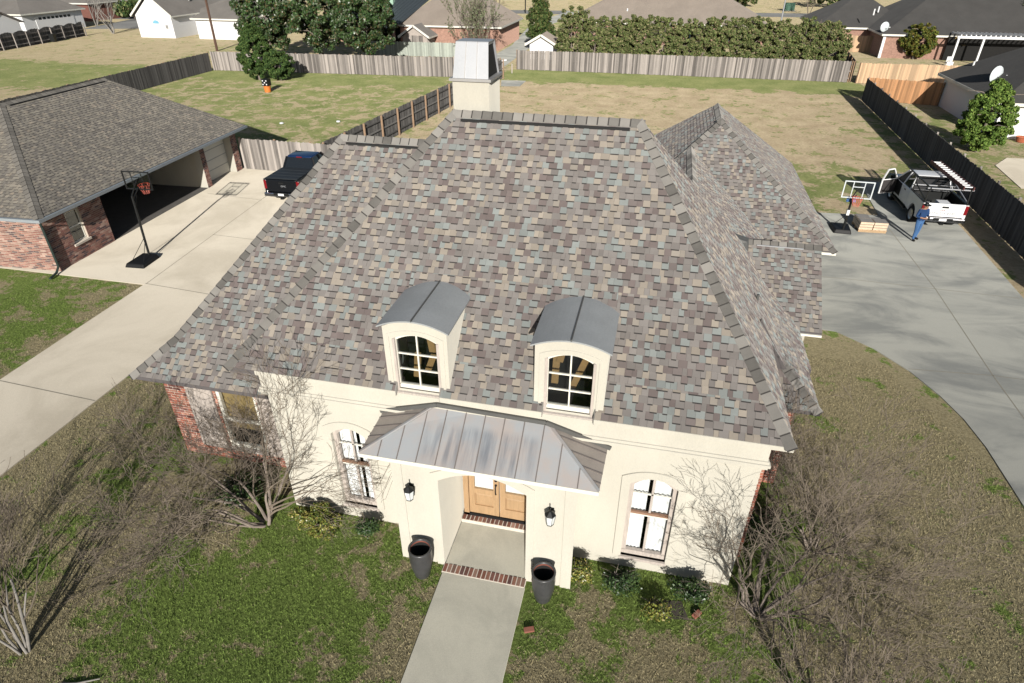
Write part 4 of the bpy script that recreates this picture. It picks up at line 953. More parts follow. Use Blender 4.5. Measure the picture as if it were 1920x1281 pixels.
def text(body, parent, loc, rot, size, mat, name='lettering'):
    c = bpy.data.curves.new(name, 'FONT'); c.body = body; c.size = size; c.align_x = 'CENTER'; c.extrude = .001
    t = bpy.data.objects.new(name, c); col.objects.link(t); dg = bpy.context.evaluated_depsgraph_get(); me = bpy.data.meshes.new_from_object(t.evaluated_get(dg)); bpy.data.objects.remove(t)
    me.materials.clear(); me.materials.append(mat); o = link(name, me, parent); o.location = loc; o.rotation_euler = rot; return o
wt = pickup((13.45,31.75,.03), R(1), 'white pickup truck with open door and ladder rack beside the dark fence', m_whitepaint, False, True)
text('GMC', wt, (-.05,.196,1.0), (R(90),0,0), .12, m_red); text('(225) 229-4220', wt, (-.05,.196,.82), (R(90),0,0), .17, M('letter_grey', (.14,.16,.17), .5)); text('HG4 71', wt, (-.01,-.006,.61), (R(90),0,0), .075, M('letter_blue', (.12,.12,.3), .5))
for y in (.35, 2.15):
    for s_ in (-1, 1): MB().bar((s_*.9,y,1.36),(s_*.85,y,2.0),.05).build('rack_post', m_lant, wt)
    MB().bar((-.98,y,2.0),(.98,y,2.0),.05).build('rack_bar', m_galv if y < 1 else m_lant, wt)
for s_ in (-1, 1): MB().bar((s_*.85,.3,2.0),(s_*.85,3.7,2.03),.05).build('rack_rail', m_lant, wt); MB().bar((s_*.9,.35,1.4),(s_*.88,2.15,1.75),.04).build('rack_brace', m_galv if s_ > 0 else m_lant, wt)
MB().bar((-.9,2.1,1.62),(.9,2.1,1.62),.05).build('rack_bar', m_galv, wt)
MB().box(-.15,.35,.5,1.1,.8,1.25).build('cargo_box', m_white, wt, bevel=.02)
MB().box(-.8,-.3,1.2,1.9,.8,1.1).build('cargo_box', m_lant, wt, bevel=.03)
lad = empty('extension_ladder', (14.1,31.95,2.06), R(1), 'fibreglass ladder with silver rungs lying on the white truck rack', 'ladder')
m_fib = M('fibreglass', (.12,.045,.04), .6)
for x in (-.2,.22): MB().box(x-.02,x+.02,0,4.4,0,.16).build('side_rail', m_fib, lad)
for i in range(14): MB().tube([(-.2,.15+i*.31,.12),(.22,.15+i*.31,.12)], .03, 8).build('rung', m_whitepaint, lad)
bt = pickup((-18.72,27.95,.03), R(2.5), 'black pickup truck with ribbed bed cover half hidden by the house roof', m_blackpaint, True, False)
text('GMC', bt, (.1,.196,.98), (R(90),0,0), .13, m_galv)
m_bluegl = M('blue_roof_sheen', (.01,.03,.09), .12, 0, spec=.8)
for c in bt.children:
    if c.name.startswith('cab_roof'): c.data = c.data.copy(); c.data.materials[0] = m_bluegl

# ---------------------------------------------------------------- person
def person(loc, rz, label):
    o = empty('person', loc, rz, label, 'person')
    J = {}; V = []; Ed = []; Rr = []
    def v(n_, p, r): J[n_] = len(V); V.append(p); Rr.append(r)
    def e(*ns):
        for a, b in zip(ns, ns[1:]): Ed.append((J[a], J[b]))
    v('pel',(0,.0,.95),(.17,.13)); v('waist',(0,.0,1.12),(.165,.125)); v('chest',(0,.0,1.36),(.19,.14)); v('neckb',(0,-.01,1.5),(.085,.08)); v('neck',(0,-.03,1.56),(.06,.06)); v('head',(0,-.06,1.64),(.075,.09)); v('top',(0,-.05,1.74),(.075,.088))
    e('pel','waist','chest','neckb','neck','head','top')
    for s_, nm in ((-1,'l'),(1,'r')):
        v(nm+'sh',(s_*.21,.0,1.44),(.075,.075)); v(nm+'el',(s_*.3,.0,1.17),(.052,.052)); v(nm+'wr',(s_*.14,-.26,1.15),(.036,.032)); v(nm+'pa',(s_*.07,-.32,1.17),(.04,.022)); e('chest',nm+'sh',nm+'el',nm+'wr',nm+'pa')
        for k in range(4): v(f'{nm}f{k}',(s_*.03,-.37+.012*k,1.2-.022*k),(.01,.01)); v(f'{nm}g{k}',(s_*(-.01),-.385+.012*k,1.21-.022*k),(.008,.008)); e(nm+'pa',f'{nm}f{k}',f'{nm}g{k}')
        v(nm+'th',(s_*.08,-.33,1.235),(.011,.011)); e(nm+'pa',nm+'th')
        v(nm+'hip',(s_*.1,0,.9),(.105,.11)); v(nm+'kn',(s_*.12,-.02+.05*s_,.5),(.07,.075)); v(nm+'an',(s_*.13,.02+.08*s_,.1),(.05,.055)); v(nm+'to',(s_*.16,-.16+.08*s_,.04),(.045,.04)); e('pel',nm+'hip',nm+'kn',nm+'an',nm+'to')
    me = bpy.data.meshes.new('body'); me.from_pydata(V, Ed, []); ob = bpy.data.objects.new('body', me); col.objects.link(ob)
    ob.modifiers.new('skin', 'SKIN')
    if not me.skin_vertices: raise RuntimeError('no skin layer')
    for i, r in enumerate(Rr): me.skin_vertices[0].data[i].radius = r
    me.skin_vertices[0].data[0].use_root = True
    ss = ob.modifiers.new('sub', 'SUBSURF'); ss.levels = 2; ss.render_levels = 2
    dg = bpy.context.evaluated_depsgraph_get(); m2 = bpy.data.meshes.new_from_object(ob.evaluated_get(dg)); bpy.data.objects.remove(ob)
    m2.materials.clear()
    for mm in (M('skin', (.42,.24,.16), .6), M('blue_shirt', (.02,.055,.15), .85, .3), M('jeans', (.06,.14,.3), .9, .3), M('boots', (.02,.018,.016), .7)): m2.materials.append(mm)
    for p in m2.polygons:
        c = p.center; p.use_smooth = True
        arm = c.y < -.165 and 1.05 < c.z < 1.3
        p.material_index = 3 if c.z < .11 else 2 if c.z < .98 and not arm else 0 if (c.z > 1.5 or arm) else 1
    link('body', m2, o)
    MB().lathe([(.0,.1),(.06,.09),(.095,.04),(.1,-.02),(.085,-.06)], 14, (0,-.035,1.7)).build('hair', m_lant, o, smooth=True)
    MB().lathe([(.17,-.005),(.17,.005)], 16, (0,-.06,1.7)).build('cap_brim', m_lant, o)
    fc = MB(); fc.lathe([(.018,-.02),(.022,0),(.0,.03)], 8, (0,-.16,1.635)); fc.build('nose', m2.materials[0], o, smooth=True)
    for s_ in (-1, 1): MB().lathe([(.0,-.012),(.012,0),(0,.012)], 8, (s_*.032,-.148,1.66)).build('eye', m_white, o); MB().lathe([(.0,-.03),(.02,0),(0,.03)], 8, (s_*.082,-.05,1.64)).build('ear', m2.materials[0], o)
    MB().box(-.028,.028,-.148,-.14,1.59,1.6).build('mouth', m_red, o)
    MB().box(-.04,.04,-.4,-.385,1.12,1.25).build('phone', m_lant, o)
person((12.05,30.55,.03), R(25), 'person in blue shirt and jeans standing behind the white pickup looking down')

# ---------------------------------------------------------------- bare trees and shrubs
def grow(T, C, p, d, r, L, lvl, mx, rg, kid, spread, keep, up, rmin):
    mb = T if lvl < 1 else C; pts = [p.copy()]; rad = [r]; ns = 4 if lvl < 2 else 3
    for i in range(ns):
        j = Vector((rg.gauss(0,1), rg.gauss(0,1), rg.gauss(0,1)))*.13
        d = (d + j + Vector((0,0,up*.12))).normalized(); q = pts[-1]+d*L/ns; q2 = keep(q)
        if q2 is not q: d = (q2-pts[-1]); d = d.normalized() if d.length > 1e-4 else Vector((0,-1,0))
        pts.append(q2); rad.append(max(rmin, r*(1-.42*(i+1)/ns)))
    mb.tube(pts, rad, 6 if lvl < 1 else (4 if lvl < 3 else 3), False)
    if lvl >= mx: return
    for c in range(kid + (1 if rg.random() < .62 else 0)):
        t = rg.uniform(.35, 1.) if c else 1.; k = min(int(t*ns), ns-1); b = pts[k].lerp(pts[k+1], t*ns-k)
        ax = Vector((rg.gauss(0,1), rg.gauss(0,1), rg.gauss(0,1))).normalized(); a = rg.uniform(.4, 1.)*spread
        nd = (d + (ax-d*ax.dot(d)).normalized()*math.tan(min(a, 1.2))).normalized()
        grow(T, C, b, nd, max(rmin, rad[k]*rg.uniform(.5,.72)), L*rg.uniform(.55,.85), lvl+1, mx, rg, kid, spread, keep, up, rmin)
def bare_tree(label, base, stems, L, r, mx=4, kid=2, spread=.6, seed=1, out=.6, bias=(0,0), bark=m_bark, twig=m_twig, keep=lambda q: q, up=.4, rmin=.006, name='bare_tree', cat='tree', leaves=None, group=None):
    rg = random.Random(seed); o = empty(name, (*base, 0), 0, label, cat, group); T, C = MB(), MB(); B = Vector((*base, 0))
    kp = lambda q: (lambda w_: q if w_ is None else w_-B)(keep(q+B))
    for i in range(stems):
        a = 2*math.pi*i/stems+rg.uniform(-.4,.4); d = Vector((math.cos(a)*out+bias[0], math.sin(a)*out+bias[1], 1)).normalized()
        grow(T, C, Vector((math.cos(a)*.08*(stems > 1), math.sin(a)*.08*(stems > 1), -.02)), d, r*rg.uniform(.7,1.1), L*rg.uniform(.75,1.2), 0, mx, rg, kid, spread, kp, up, rmin)
    T.build('trunk', bark, o, smooth=True, fixn=False); c = C.build('crown', twig, o, fixn=False)
    if leaves:
        n_, sz, pal_ = leaves; vs = np.array(C.v); idx = nrg.integers(0, len(vs), n_); leafquads('leaves', vs[idx]+nrg.normal(0,.06,(n_,3)), sz, pal_, m_leaf, o)
    return o
def leafquads(name, P, size, pal_, mat, parent, elong=1.5, nrm_bias=None):
    n_ = len(P); a = nrg.normal(size=(n_,3))
    if nrm_bias is not None: a = a + nrm_bias
    a /= np.linalg.norm(a, axis=1)[:,None]; b = np.cross(a, nrg.normal(size=(n_,3))); b /= np.linalg.norm(b, axis=1)[:,None]; c = np.cross(a, b)
    s = size*nrg.uniform(.6,1.35,(n_,1)); u = b*s*elong*.5; v = c*s*.5
    V = np.stack([P-u, P+v*.9, P+u, P-v*.9], 1).reshape(-1,3); F = np.arange(4*n_).reshape(n_,4)
    pl = np.array(pal_); cc = pl[nrg.integers(0, len(pl), n_)]*nrg.uniform(.65,1.35,(n_,1))
    return bulk(name, V, F, mat, parent, cc)
def crown_pts(n_, c, rad, clumps, sig, squash=.75, shell=.55, cone=0, pn=2):
    d = nrg.normal(size=(clumps,3)); d /= (np.abs(d)**pn).sum(1)[:,None]**(1/pn); rr = nrg.uniform(shell, 1., (clumps,1)); C = d*rr*np.array(rad)
    if cone: k = 1-cone*(C[:,2:3]/rad[2]*.5+.5); C[:,:2] *= k
    i = nrg.integers(0, clumps, n_); g = nrg.normal(size=(n_,3)); g /= np.linalg.norm(g, axis=1)[:,None]
    P = C[i] + g*(nrg.uniform(.3,1.,(n_,1))**.5)*np.array(sig)*np.array([1,1,squash])*nrg.uniform(.7,1.2,(clumps,1))[i]
    return P+np.array(c), (P/np.array(rad))
def leafy(name, label, cat, base, h, rx, ry, z0, n_, size, pal_, mat=m_leaf, clumps=60, sig=.5, group=None, cone=0, trunk_r=.12, bark=m_bark, shell=.55, lean=(0,0), stems=1, pn=2):
    o = empty(name, (*base, 0), 0, label, cat, group)
    rz = (h-z0)/2; P, D = crown_pts(n_, (lean[0], lean[1], z0+rz), (rx-sig*.6, ry-sig*.6, max(.1, rz-sig*.5)), clumps, sig, shell=shell, cone=cone, pn=pn)
    k = P[:,2] > .02; leafquads('crown', P[k], size, pal_, mat, o, nrm_bias=D[k]*.9)
    T = MB(); rg = random.Random(int(h*100+base[0]*10))
    for s_ in range(stems):
        a = rg.uniform(0, 6.28); q = .0 if stems == 1 else .25*rx
        pts = [Vector((math.cos(a)*q*.3, math.sin(a)*q*.3, -.02)), Vector((math.cos(a)*q, math.sin(a)*q, h*.35)), Vector((math.cos(a)*q*1.5+lean[0], math.sin(a)*q*1.5+lean[1], h*.82))]
        T.tube(pts, [trunk_r, trunk_r*.75, trunk_r*.25], 7, False)
        for j in range(7):
            t = rg.uniform(.3,.9); b = pts[0].lerp(pts[2], t); an = rg.uniform(0, 6.28)
            e_ = b+Vector((math.cos(an)*rx*.75, math.sin(an)*ry*.75, h*.12)); T.tube([b, b.lerp(e_,.5)+Vector((0,0,.05*h)), e_], [trunk_r*.4, trunk_r*.25, trunk_r*.1], 4, False)
    T.build('trunk', bark, o, fixn=False); return o
def keepF(q):      # branches stay in front of the walls and above the eaves
    w_ = q.copy(); ch_ = False
    lim = 9.12 if -7.7 < q.x < 2.75 else (9.95 if q.x <= -7.7 and q.z < 3.4 else None)
    if q.x > 2.75 and q.y > 9.2 and q.x < 3.1: w_.x = 3.15; ch_ = True
    if lim and q.y > lim: w_.y = lim-.02; ch_ = True
    if -4.6 < q.x < -.6 and q.y > 8.2: w_.y = 8.15; ch_ = True
    if q.z < .05: w_.z = .06; ch_ = True
    return w_ if ch_ else None
bare_tree('large leafless multi-stem tree sprawling over the lawn at the brick wall left of the stucco', (-7.95,8.65), 10, 1.5, .042, 6, 2, .72, 11, .8, (-.3,-.12), keep=keepF, up=.25, rmin=.0036)
bare_tree('leafless twiggy shrub in front of the shuttered brick wall', (-9.3,9.5), 8, .95, .018, 5, 2, .6, 12, .7, (0,-.1), keep=keepF, up=.3, rmin=.0036, bark=m_twig)
bare_tree('large leafless tree sprawling to the right of the right-hand stucco corner', (3.1,8.75), 11, 1.55, .042, 6, 2, .7, 15, .8, (.1,-.02), keep=keepF, up=.3, rmin=.0036)
bare_tree('leafless twiggy shrub growing beside the right brick wall', (4.5,10.7), 9, 1.1, .022, 5, 2, .6, 16, .75, (.1,-.1), keep=keepF, up=.25, rmin=.0036)
bare_tree('pale barked bare tree at the lower left edge of the lawn', (-10.75,4.75), 8, 1.4, .034, 5, 2, .5, 17, .24, (-.08,.05), bark=m_palebark, twig=m_twig, up=.5, rmin=.004)
bare_tree('second pale barked bare tree hard against the lower left corner', (-11.9,4.6), 6, 1.3, .03, 5, 2, .5, 18, .28, bark=m_palebark, twig=m_twig, up=.5, rmin=.004)
bare_tree('pale bare tree poking up from the lower right edge', (4.0,6.1), 8, 1.1, .034, 5, 2, .5, 19, .24, bark=m_palebark, twig=m_twig, up=.5, rmin=.004)
bare_tree('low leafless shrub on the brown lawn right of the house', (5.2,8.9), 7, .7, .011, 5, 2, .7, 21, 1.1, up=.1, rmin=.0036, bark=m_twig)
bare_tree('low leafless shrub on the brown lawn left of the big bare tree', (-9.9,7.9), 7, .75, .011, 5, 2, .7, 22, 1.1, up=.1, rmin=.0036, bark=m_twig)
YG = [(.2,.22,.045), (.26,.26,.06), (.13,.17,.035), (.08,.12,.03), (.3,.25,.08)]
DG = [(.035,.07,.02), (.05,.09,.03), (.07,.11,.035), (.025,.05,.02)]
for b, h, rr, n_, lab, pl in (((-6.65,8.75),.62,.72,3200,'wide yellow-green shrub below the left facade window',YG), ((-5.45,8.85),.55,.3,800,'small dark shrub between left window and porch',DG), ((-.55,8.72),.6,.34,1000,'yellow-green shrub beside the right side of the porch',YG),
                          ((.35,8.75),.5,.5,1300,'round dark green shrub below the right facade window',DG), ((1.75,8.85),.6,.5,1400,'dark shrub tangled in twigs at the right stucco corner',DG), ((3.35,10.6),1.3,.6,2200,'dark green shrub against the shaded right brick wall',DG), ((-8.9,9.2),.6,.8,1800,'low dark green shrub under the shuttered window',DG), ((1.1,8.3),.25,.4,500,'low green weeds beside the dug soil patch',YG)):
    leafy('garden_shrub', lab, 'shrub', b, h, rr, rr*.7, .0, int(n_*2.2), .036, pl, m_leafgloss, 26, .17, 'shrubs along the facade', trunk_r=.02, stems=3)
CED = [(.045,.085,.025), (.06,.11,.03), (.08,.13,.035), (.1,.14,.04), (.03,.06,.02)]
leafy('cedar_bush', 'dense dark cedar bush standing on the left lawn before the back fence', 'bush', (-40.6,61.0), 5.5, 2.3, 2.2, .1, 34000, .12, CED, m_leaf, 260, .26, cone=.5, shell=.6)
leafy('cedar_bush', 'low cedar bush attached to the right of the tall cedar', 'bush', (-38.3,61.2), 3.1, 1.7, 1.5, .05, 16000, .12, CED, m_leaf, 140, .26, shell=.6)
MAG = [(.035,.075,.02), (.05,.1,.03), (.03,.06,.02), (.07,.12,.04), (.11,.09,.04), (.05,.08,.03), (.12,.15,.09)]
for i, (b, h, rr, lab) in enumerate((((-45.4,71.5),9.5,3.6,'glossy magnolia tree behind the fence, leftmost, beside the white house'), ((-40,73.5),9.5,4.4,'tall glossy magnolia tree behind the cedar bush'), ((-33.6,72.5),9.,4.2,'glossy magnolia tree overhanging the back fence near the metal-roofed house'))):
    leafy('magnolia_tree', lab, 'tree', b, h, rr, rr*.9, .9, 26000, .19, MAG, m_leafgloss, 170, .6, 'magnolias behind the back fence', trunk_r=.2, shell=.5)
HG = [(.13,.165,.055), (.16,.195,.065), (.1,.14,.045), (.21,.205,.095), (.24,.205,.11), (.075,.105,.035)]
HLAB = ['nearest the white shed', 'second from the white shed', 'third from the white shed', 'fourth from the white shed', 'fifth from the white shed', 'sixth from the white shed', 'sixth from the cedar fence', 'fifth from the cedar fence', 'fourth from the cedar fence', 'third from the cedar fence', 'second from the cedar fence', 'nearest the cedar fence']
for i, nm in enumerate(HLAB):
    x = -10.6+i*2.42; h = 5.7+rng.uniform(-.5,.7)-(.9 if i == 8 else 0)
    leafy('hedge_shrub', 'tall clipped green shrub of the back hedge, '+nm, 'hedge', (x, 76.6+rng.uniform(-.3,.3)), h, 2.25+rng.uniform(-.25,.3), 1.6, .05, 26000, .12, HG, m_leaf, 300, .26, 'hedge behind the long back fence', shell=.5, trunk_r=.07, stems=3, pn=3.5, cone=.14)
leafy('conical_evergreen', 'tall upright evergreen beside the small white shed', 'tree', (-16.4,87), 7.0, 2.3, 2.0, .2, 11000, .2, [(.06,.1,.03),(.09,.12,.035),(.13,.13,.05),(.04,.07,.02)], m_leaf, 70, .6, cone=.45)
bare_tree('large twiggy grey-green willow bush behind the chimney', (-21.8,77), 10, 3.0, .07, 4, 2, .45, 31, .55, up=.6, rmin=.014, leaves=(5000,.11,[(.17,.2,.11),(.22,.24,.15),(.13,.15,.08)]), name='willow_bush', cat='bush')
CYP = [(.12,.2,.04), (.15,.23,.05), (.08,.14,.03), (.19,.26,.06)]
leafy('cypress_bush', 'bright green cypress bush behind the dark fence at right', 'bush', (20.6,47.8), 4.6, 2.25, 2.0, .05, 34000, .11, CYP, m_leaf, 260, .25, cone=.6, shell=.6)
leafy('round_shrub', 'rounded yellow-green shrub before the patio house', 'bush', (28.9,91.5), 4.0, 2.2, 2.0, .1, 9000, .2, [(.1,.12,.02),(.14,.14,.03),(.16,.12,.03),(.06,.09,.02)], m_leaf, 150, .3, shell=.6)
leafy('olive_tree', 'grey-green olive tree beside the pergola', 'tree', (40.6,97), 6.2, 3.0, 2.6, 1.4, 7000, .17, [(.13,.15,.1),(.18,.2,.14),(.1,.12,.07)], m_leaf, 60, .6, trunk_r=.15)
bare_tree('pale bare tree in the far left lawn, nearer of the two', (-85.9,92.5), 4, 3.2, .13, 4, 2, .5, 41, .3, bark=m_palebark, twig=m_palebark, up=.5, rmin=.012); bare_tree('pale bare tree in the far left lawn before the brick house', (-97.2,101.5), 3, 3.2, .12, 4, 2, .5, 42, .3, bark=m_palebark, twig=m_palebark, up=.5, rmin=.02)
for i, (x, y, h, lab) in enumerate(((26,150,6,'leafless tree behind the street light at far right'), (19.5,100,3.5,'dark red twiggy shrub at the end of the hedge'), (52,112,7,'bare grey tree behind the patio house roof at far right'), (-38,150,7,'bare tree on the tan verge beyond the metal-roofed house'))):
    bare_tree(lab, (x, y), 3, h*.4, .12, 4, 2, .6, 50+i, .4, up=.4, rmin=.02, bark=m_twig)
for x, y, h, rr, lab in ((-100,114,3.2,4.,'dark trimmed hedge across the far left street'), (-112,128,5.,6.,'dark trees beyond the far left street'), (14,170,5,7,'green trees beyond the far street at the top'), (34,172,6,7,'leafy tree mass at the top beyond the street'), (-20,186,5,9,'distant leafy trees at the top beyond the tan verge')):
    leafy('far_bush', lab, 'bush', (x, y), h, rr, rr*.6, .1, 3500, .4, DG+HG, m_leaf, 40, .8, 'far bushes')

# ---------------------------------------------------------------- neighbouring houses
def nhouse(name, label, boxes, extra=None, rz=0, org=(0,0)):
    """boxes: (x0,x1,y0,y1,eave,ridge,kind,ridge_axis,wall_mat,roof_mat)"""
    o = empty(name, (*org, 0), rz, label, 'house')
    for x0, x1, y0, y1, ez, rz_, kind, ax, wm, rm in boxes:
        MB().box(x0, x1, y0, y1, 0, ez).build('wall', wm, o); v = .45; a0, a1, b0, b1 = x0-v, x1+v, y0-v, y1+v; r = MB(); z = ez
        if ax == 'x':
            ym = (b0+b1)/2; k = (b1-b0)/2 if kind == 'hip' else 0; k = min(k, (a1-a0)/2-.05); p, q = (a0+k, ym, rz_), (a1-k, ym, rz_)
            F = [[(a0,b0,z),(a1,b0,z),q,p], [(a1,b1,z),(a0,b1,z),p,q]] + ([[(a0,b1,z),(a0,b0,z),p], [(a1,b0,z),(a1,b1,z),q]] if k else [])
            if not k:
                for x in (x0, x1): MB().slab([(x,y0,ez),(x,y1,ez),(x,(y0+y1)/2,rz_-.12*(rz_-ez))], (.05 if x == x0 else -.05,0,0)).build('gable', wm, o)
        else:
            xm = (a0+a1)/2; k = (a1-a0)/2 if kind == 'hip' else 0; k = min(k, (b1-b0)/2-.05); p, q = (xm, b0+k, rz_), (xm, b1-k, rz_)
            F = [[(a1,b0,z),(a1,b1,z),q,p], [(a0,b1,z),(a0,b0,z),p,q]] + ([[(a0,b0,z),(a1,b0,z),p], [(a1,b1,z),(a0,b1,z),q]] if k else [])
            if not k:
                for y in (y0, y1): MB().slab([(x0,y,ez),(x1,y,ez),((x0+x1)/2,y,rz_-.12*(rz_-ez))], (0,.05 if y == y0 else -.05,0)).build('gable', wm, o)
        for f in F: r.slab([Vector(t) for t in f], .12)
        ro = r.build('roof', rm, o)
        if kind == 'hip':
            for c, d in (((a0-.06,a1+.06),(b0-.06,b0)), ((a0-.06,a1+.06),(b1,b1+.06)), ((a0-.06,a0),(b0,b1)), ((a1,a1+.06),(b0,b1))): MB().box(*c, *d, z-.22, z-.02).build('fascia', m_trim, ro)
        elif ax == 'y':
            for s0, s1 in ((a0, xm), (a1, xm)): MB().bar((s0,b0-.03,z-.05),(s1,b0-.03,rz_-.05),.06,.24).build('fascia', m_trim, ro)
            for s0 in (a0-.05, a1): MB().box(s0, s0+.05, b0, b1, z-.2, z-.02).build('fascia', m_trim, ro)
    if extra: extra(o)
    return o
def wpart(o, name, x0, x1, y0, y1, z0, z1, mat, pane=None):
    w_ = MB().box(x0,x1,y0,y1,z0,z1).build(name, mat, o)
    if pane:
        if y1-y0 < x1-x0: MB().box(x0+.08,x1-.08,y0-.012,y0,z0+.08,z1-.08).build('pane', pane, w_)
        else: MB().box(x0-.012,x0,y0+.08,y1-.08,z0+.08,z1-.08).build('pane', pane, w_)
    return w_
m_dpane = M('far_pane', (.03,.04,.05), .1, 0, spec=.7)
def ex_white(o):
    hw = MB(); pts = [(math.cos(math.pi*i/10)*.65, math.sin(math.pi*i/10)*.55) for i in range(11)]
    hw.slab([(-75.0+x, 89.44, 1.9+z) for x, z in pts], (0,.05,0)); f = hw.build('half_round_window', m_trim, o)
    MB().slab([(-75.0+x*.85, 89.425, 1.93+z*.82) for x, z in pts], (0,.02,0)).build('pane', M('sky_pane', (.2,.45,.6), .15), f)
    wpart(o, 'meter_box', -73.5,-73.1,89.4,89.5,1.3,1.75, m_galvd); wpart(o, 'louvre', -73.6,-73.1,89.42,89.5,2.0,2.4, m_trim); MB().tube([(-73.5,96,4.6),(-73.5,96,5.3)], .08, 8).build('vent_pipe', m_white, o)
nhouse('white_house', 'white clapboard house with grey gabled roof and half-round window at top left', [(-78.3,-72.3,89.5,107,3.0,5.9,'gable','y',m_white,m_greyroof), (-73,-60,96,107,2.9,5.6,'hip','x',m_white,m_greyroof), (-68.4,-61.5,89.7,97,2.8,4.9,'hip','x',m_white,m_greyroof)], ex_white)
def ex_tl(o):
    gd_ = wpart(o, 'garage_door', -97.55,-97.44,90.2,97.6,.05,2.35, m_white)
    for i in range(8): MB().box(-97.435,-97.425,90.8+i*.8,91.35+i*.8,1.85,2.2).build('pane', m_dpane, gd_)
nhouse('white_garage_house', 'white house with dark roof and long garage door behind the scalloped fence', [(-109,-97.5,88,99.5,2.9,6.2,'hip','y',m_white,m_greyroof)], ex_tl)
nhouse('white_gable_house', 'white gabled building cut by the left picture edge', [(-99,-90.5,73.5,81,2.6,4.6,'gable','x',m_white,m_greyroof)])
nhouse('far_brick_house', 'dark red brick house with grey roof across the far left street', [(-122,-104,108,120,3.0,6.4,'hip','x',M('dark_brick', (.2,.09,.07), .9, .4, 5, 14),m_greyroof)])
def ex_c(o):
    MB().slab([(-47.6,85.8,2.62),(-35.6,85.8,2.62),(-31.5,93.0,6.6),(-43,93.0,6.6)], .1).build('metal_roof', m_metalroof, o)
    for i in range(22): MB().bar((-47.5+i*.56,85.8,2.66),(-43+i*.53,92.9,6.6),.04,.06).build('seam', m_metalroof, o)
    MB().box(-38.4,-37.3,90.0,91,4,7.2).build('chimney', m_green, o)
    for x in (-40.5,-36.2): MB().box(x,x+.3,86.1,86.4,0,2.6).build('porch_post', m_pinkbrick, o)
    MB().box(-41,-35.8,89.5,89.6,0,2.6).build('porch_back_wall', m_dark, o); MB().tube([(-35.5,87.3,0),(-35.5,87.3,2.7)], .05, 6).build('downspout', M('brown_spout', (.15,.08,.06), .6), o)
nhouse('metal_roof_house', 'pink brick house with dark metal porch roof and pale green chimney', [(-35.6,-22,87.5,100,2.85,7.4,'hip','x',m_pinkbrick,m_tanroof), (-47,-36,92,102,2.85,6.4,'hip','x',m_pinkbrick,m_tanroof)], ex_c)
nhouse('tan_roof_house', 'brick house with broad tan shingle roof behind the tall hedge', [(-14.2,12,98,116,2.75,7.6,'hip','x',m_pinkbrick,m_tanroof)], lambda o: [wpart(o,'window',-3+i*5,-1.4+i*5,97.9,98,.7,2.1,m_trim,m_dpane) for i in range(3)] + [MB().tube([(-6.5,100,3.7),(-6.5,100,4.3)], .1, 8).build('vent_pipe', m_white, o)])
def dish(label, loc, rz, s=.35):
    o = empty('satellite_dish', loc, rz, label, 'satellite dish', 'satellite dishes on neighbouring roofs')
    MB().lathe([(.01,0),(s*.5,.03),(s*.85,.09),(s,.13)], 18, (0,-.25,.55), 'y', False).build('reflector', M('dish_white', (.6,.65,.67), .4), o, smooth=True)
    MB().tube([(0,0,0),(0,-.15,.3),(0,-.22,.55)], .03, 6).build('mast', m_galvd, o); MB().tube([(0,-.2,.4),(.1,-.75,.45),(.12,-.85,.55)], .018, 5).build('feed_arm', m_galvd, o); MB().box(.07,.17,-.9,-.8,.5,.62).build('receiver', m_white, o)
def ex_r2(o):
    for i in range(18): MB().box(32.2+i*.5,32.3+i*.5,88.6,91.6,2.95,3.1).build('pergola_beam', m_white, o)
    MB().box(31.9,41.4,88.55,88.75,2.7,2.95).build('pergola_header', m_white, o)
    for x in (32.1,34.7,41): MB().box(x-.1,x+.1,88.6,88.8,0,2.7).build('pergola_post', m_white, o)
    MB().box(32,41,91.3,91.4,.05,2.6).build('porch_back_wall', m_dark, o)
    wpart(o, 'corner_trim', 25.0,25.3,91.75,91.9,0,2.6,m_white); wpart(o, 'window', 27.6,29.2,91.8,91.9,.8,2.1,m_trim,m_dpane)
    for x, y in ((24.4,96.5),(26,101)): MB().tube([(x,y,4.3),(x,y,5.0)], .09, 8).build('vent_pipe', m_white, o)
nhouse('patio_house', 'brick house with large grey hip roof and white pergola at top right', [(25.2,46,91.9,108,2.7,8.2,'hip','x',m_pinkbrick,m_darkroof), (18.9,30,99,112,2.7,6.4,'hip','x',m_pinkbrick,m_darkroof)], ex_r2)
dish('pale satellite dish on the left roof slope of the patio house', (24.9,92.3,2.85), R(20), .55)
def ex_rn(o):
    wpart(o, 'window', 25.6,27.6,51.85,52,.9,2.2,m_trim,M('pale_pane', (.25,.33,.3), .1, 0)); MB().box(24.4,40,51.9,52.02,2.15,2.5).build('soffit_shadow_board', m_trim, o)
    MB().tube([(24.0,61.6,3.2),(24.0,61.6,3.75)], .07, 8).build('vent_pipe', m_white, o)
nhouse('grey_neighbour_house', 'white sided neighbour house with dark shingle roof behind the right fence', [(23.0,41,52,63.5,2.5,6.6,'hip','x',m_white,m_darkroof)], ex_rn)
dish('large pale satellite dish on the dark roof of the white neighbour house', (23.7,56.6,3.0), R(30), .6)
for i, (x, lab) in enumerate(((24.6,'terracotta pot by the neighbour house wall, left one'), (25.7,'terracotta pot by the neighbour house wall, right one'))): tag(MB().lathe([(.28,0),(.36,.3),(.4,.34),(.34,.34),(.3,.25),(.02,.25)], 18, (x,51.2,.03), cap=False).build('terracotta_pot', m_terra), lab, 'pot', 'terracotta pots')
def ex_shed(o):
    dd = wpart(o, 'door', -33.6,-31.3,84.42,84.5,.1,1.9,m_wood_w)
    for i in range(12): MB().box(-33.58+i*.19,-33.41+i*.19,84.4,84.42,.12,1.88).build('plank', m_fence, dd)
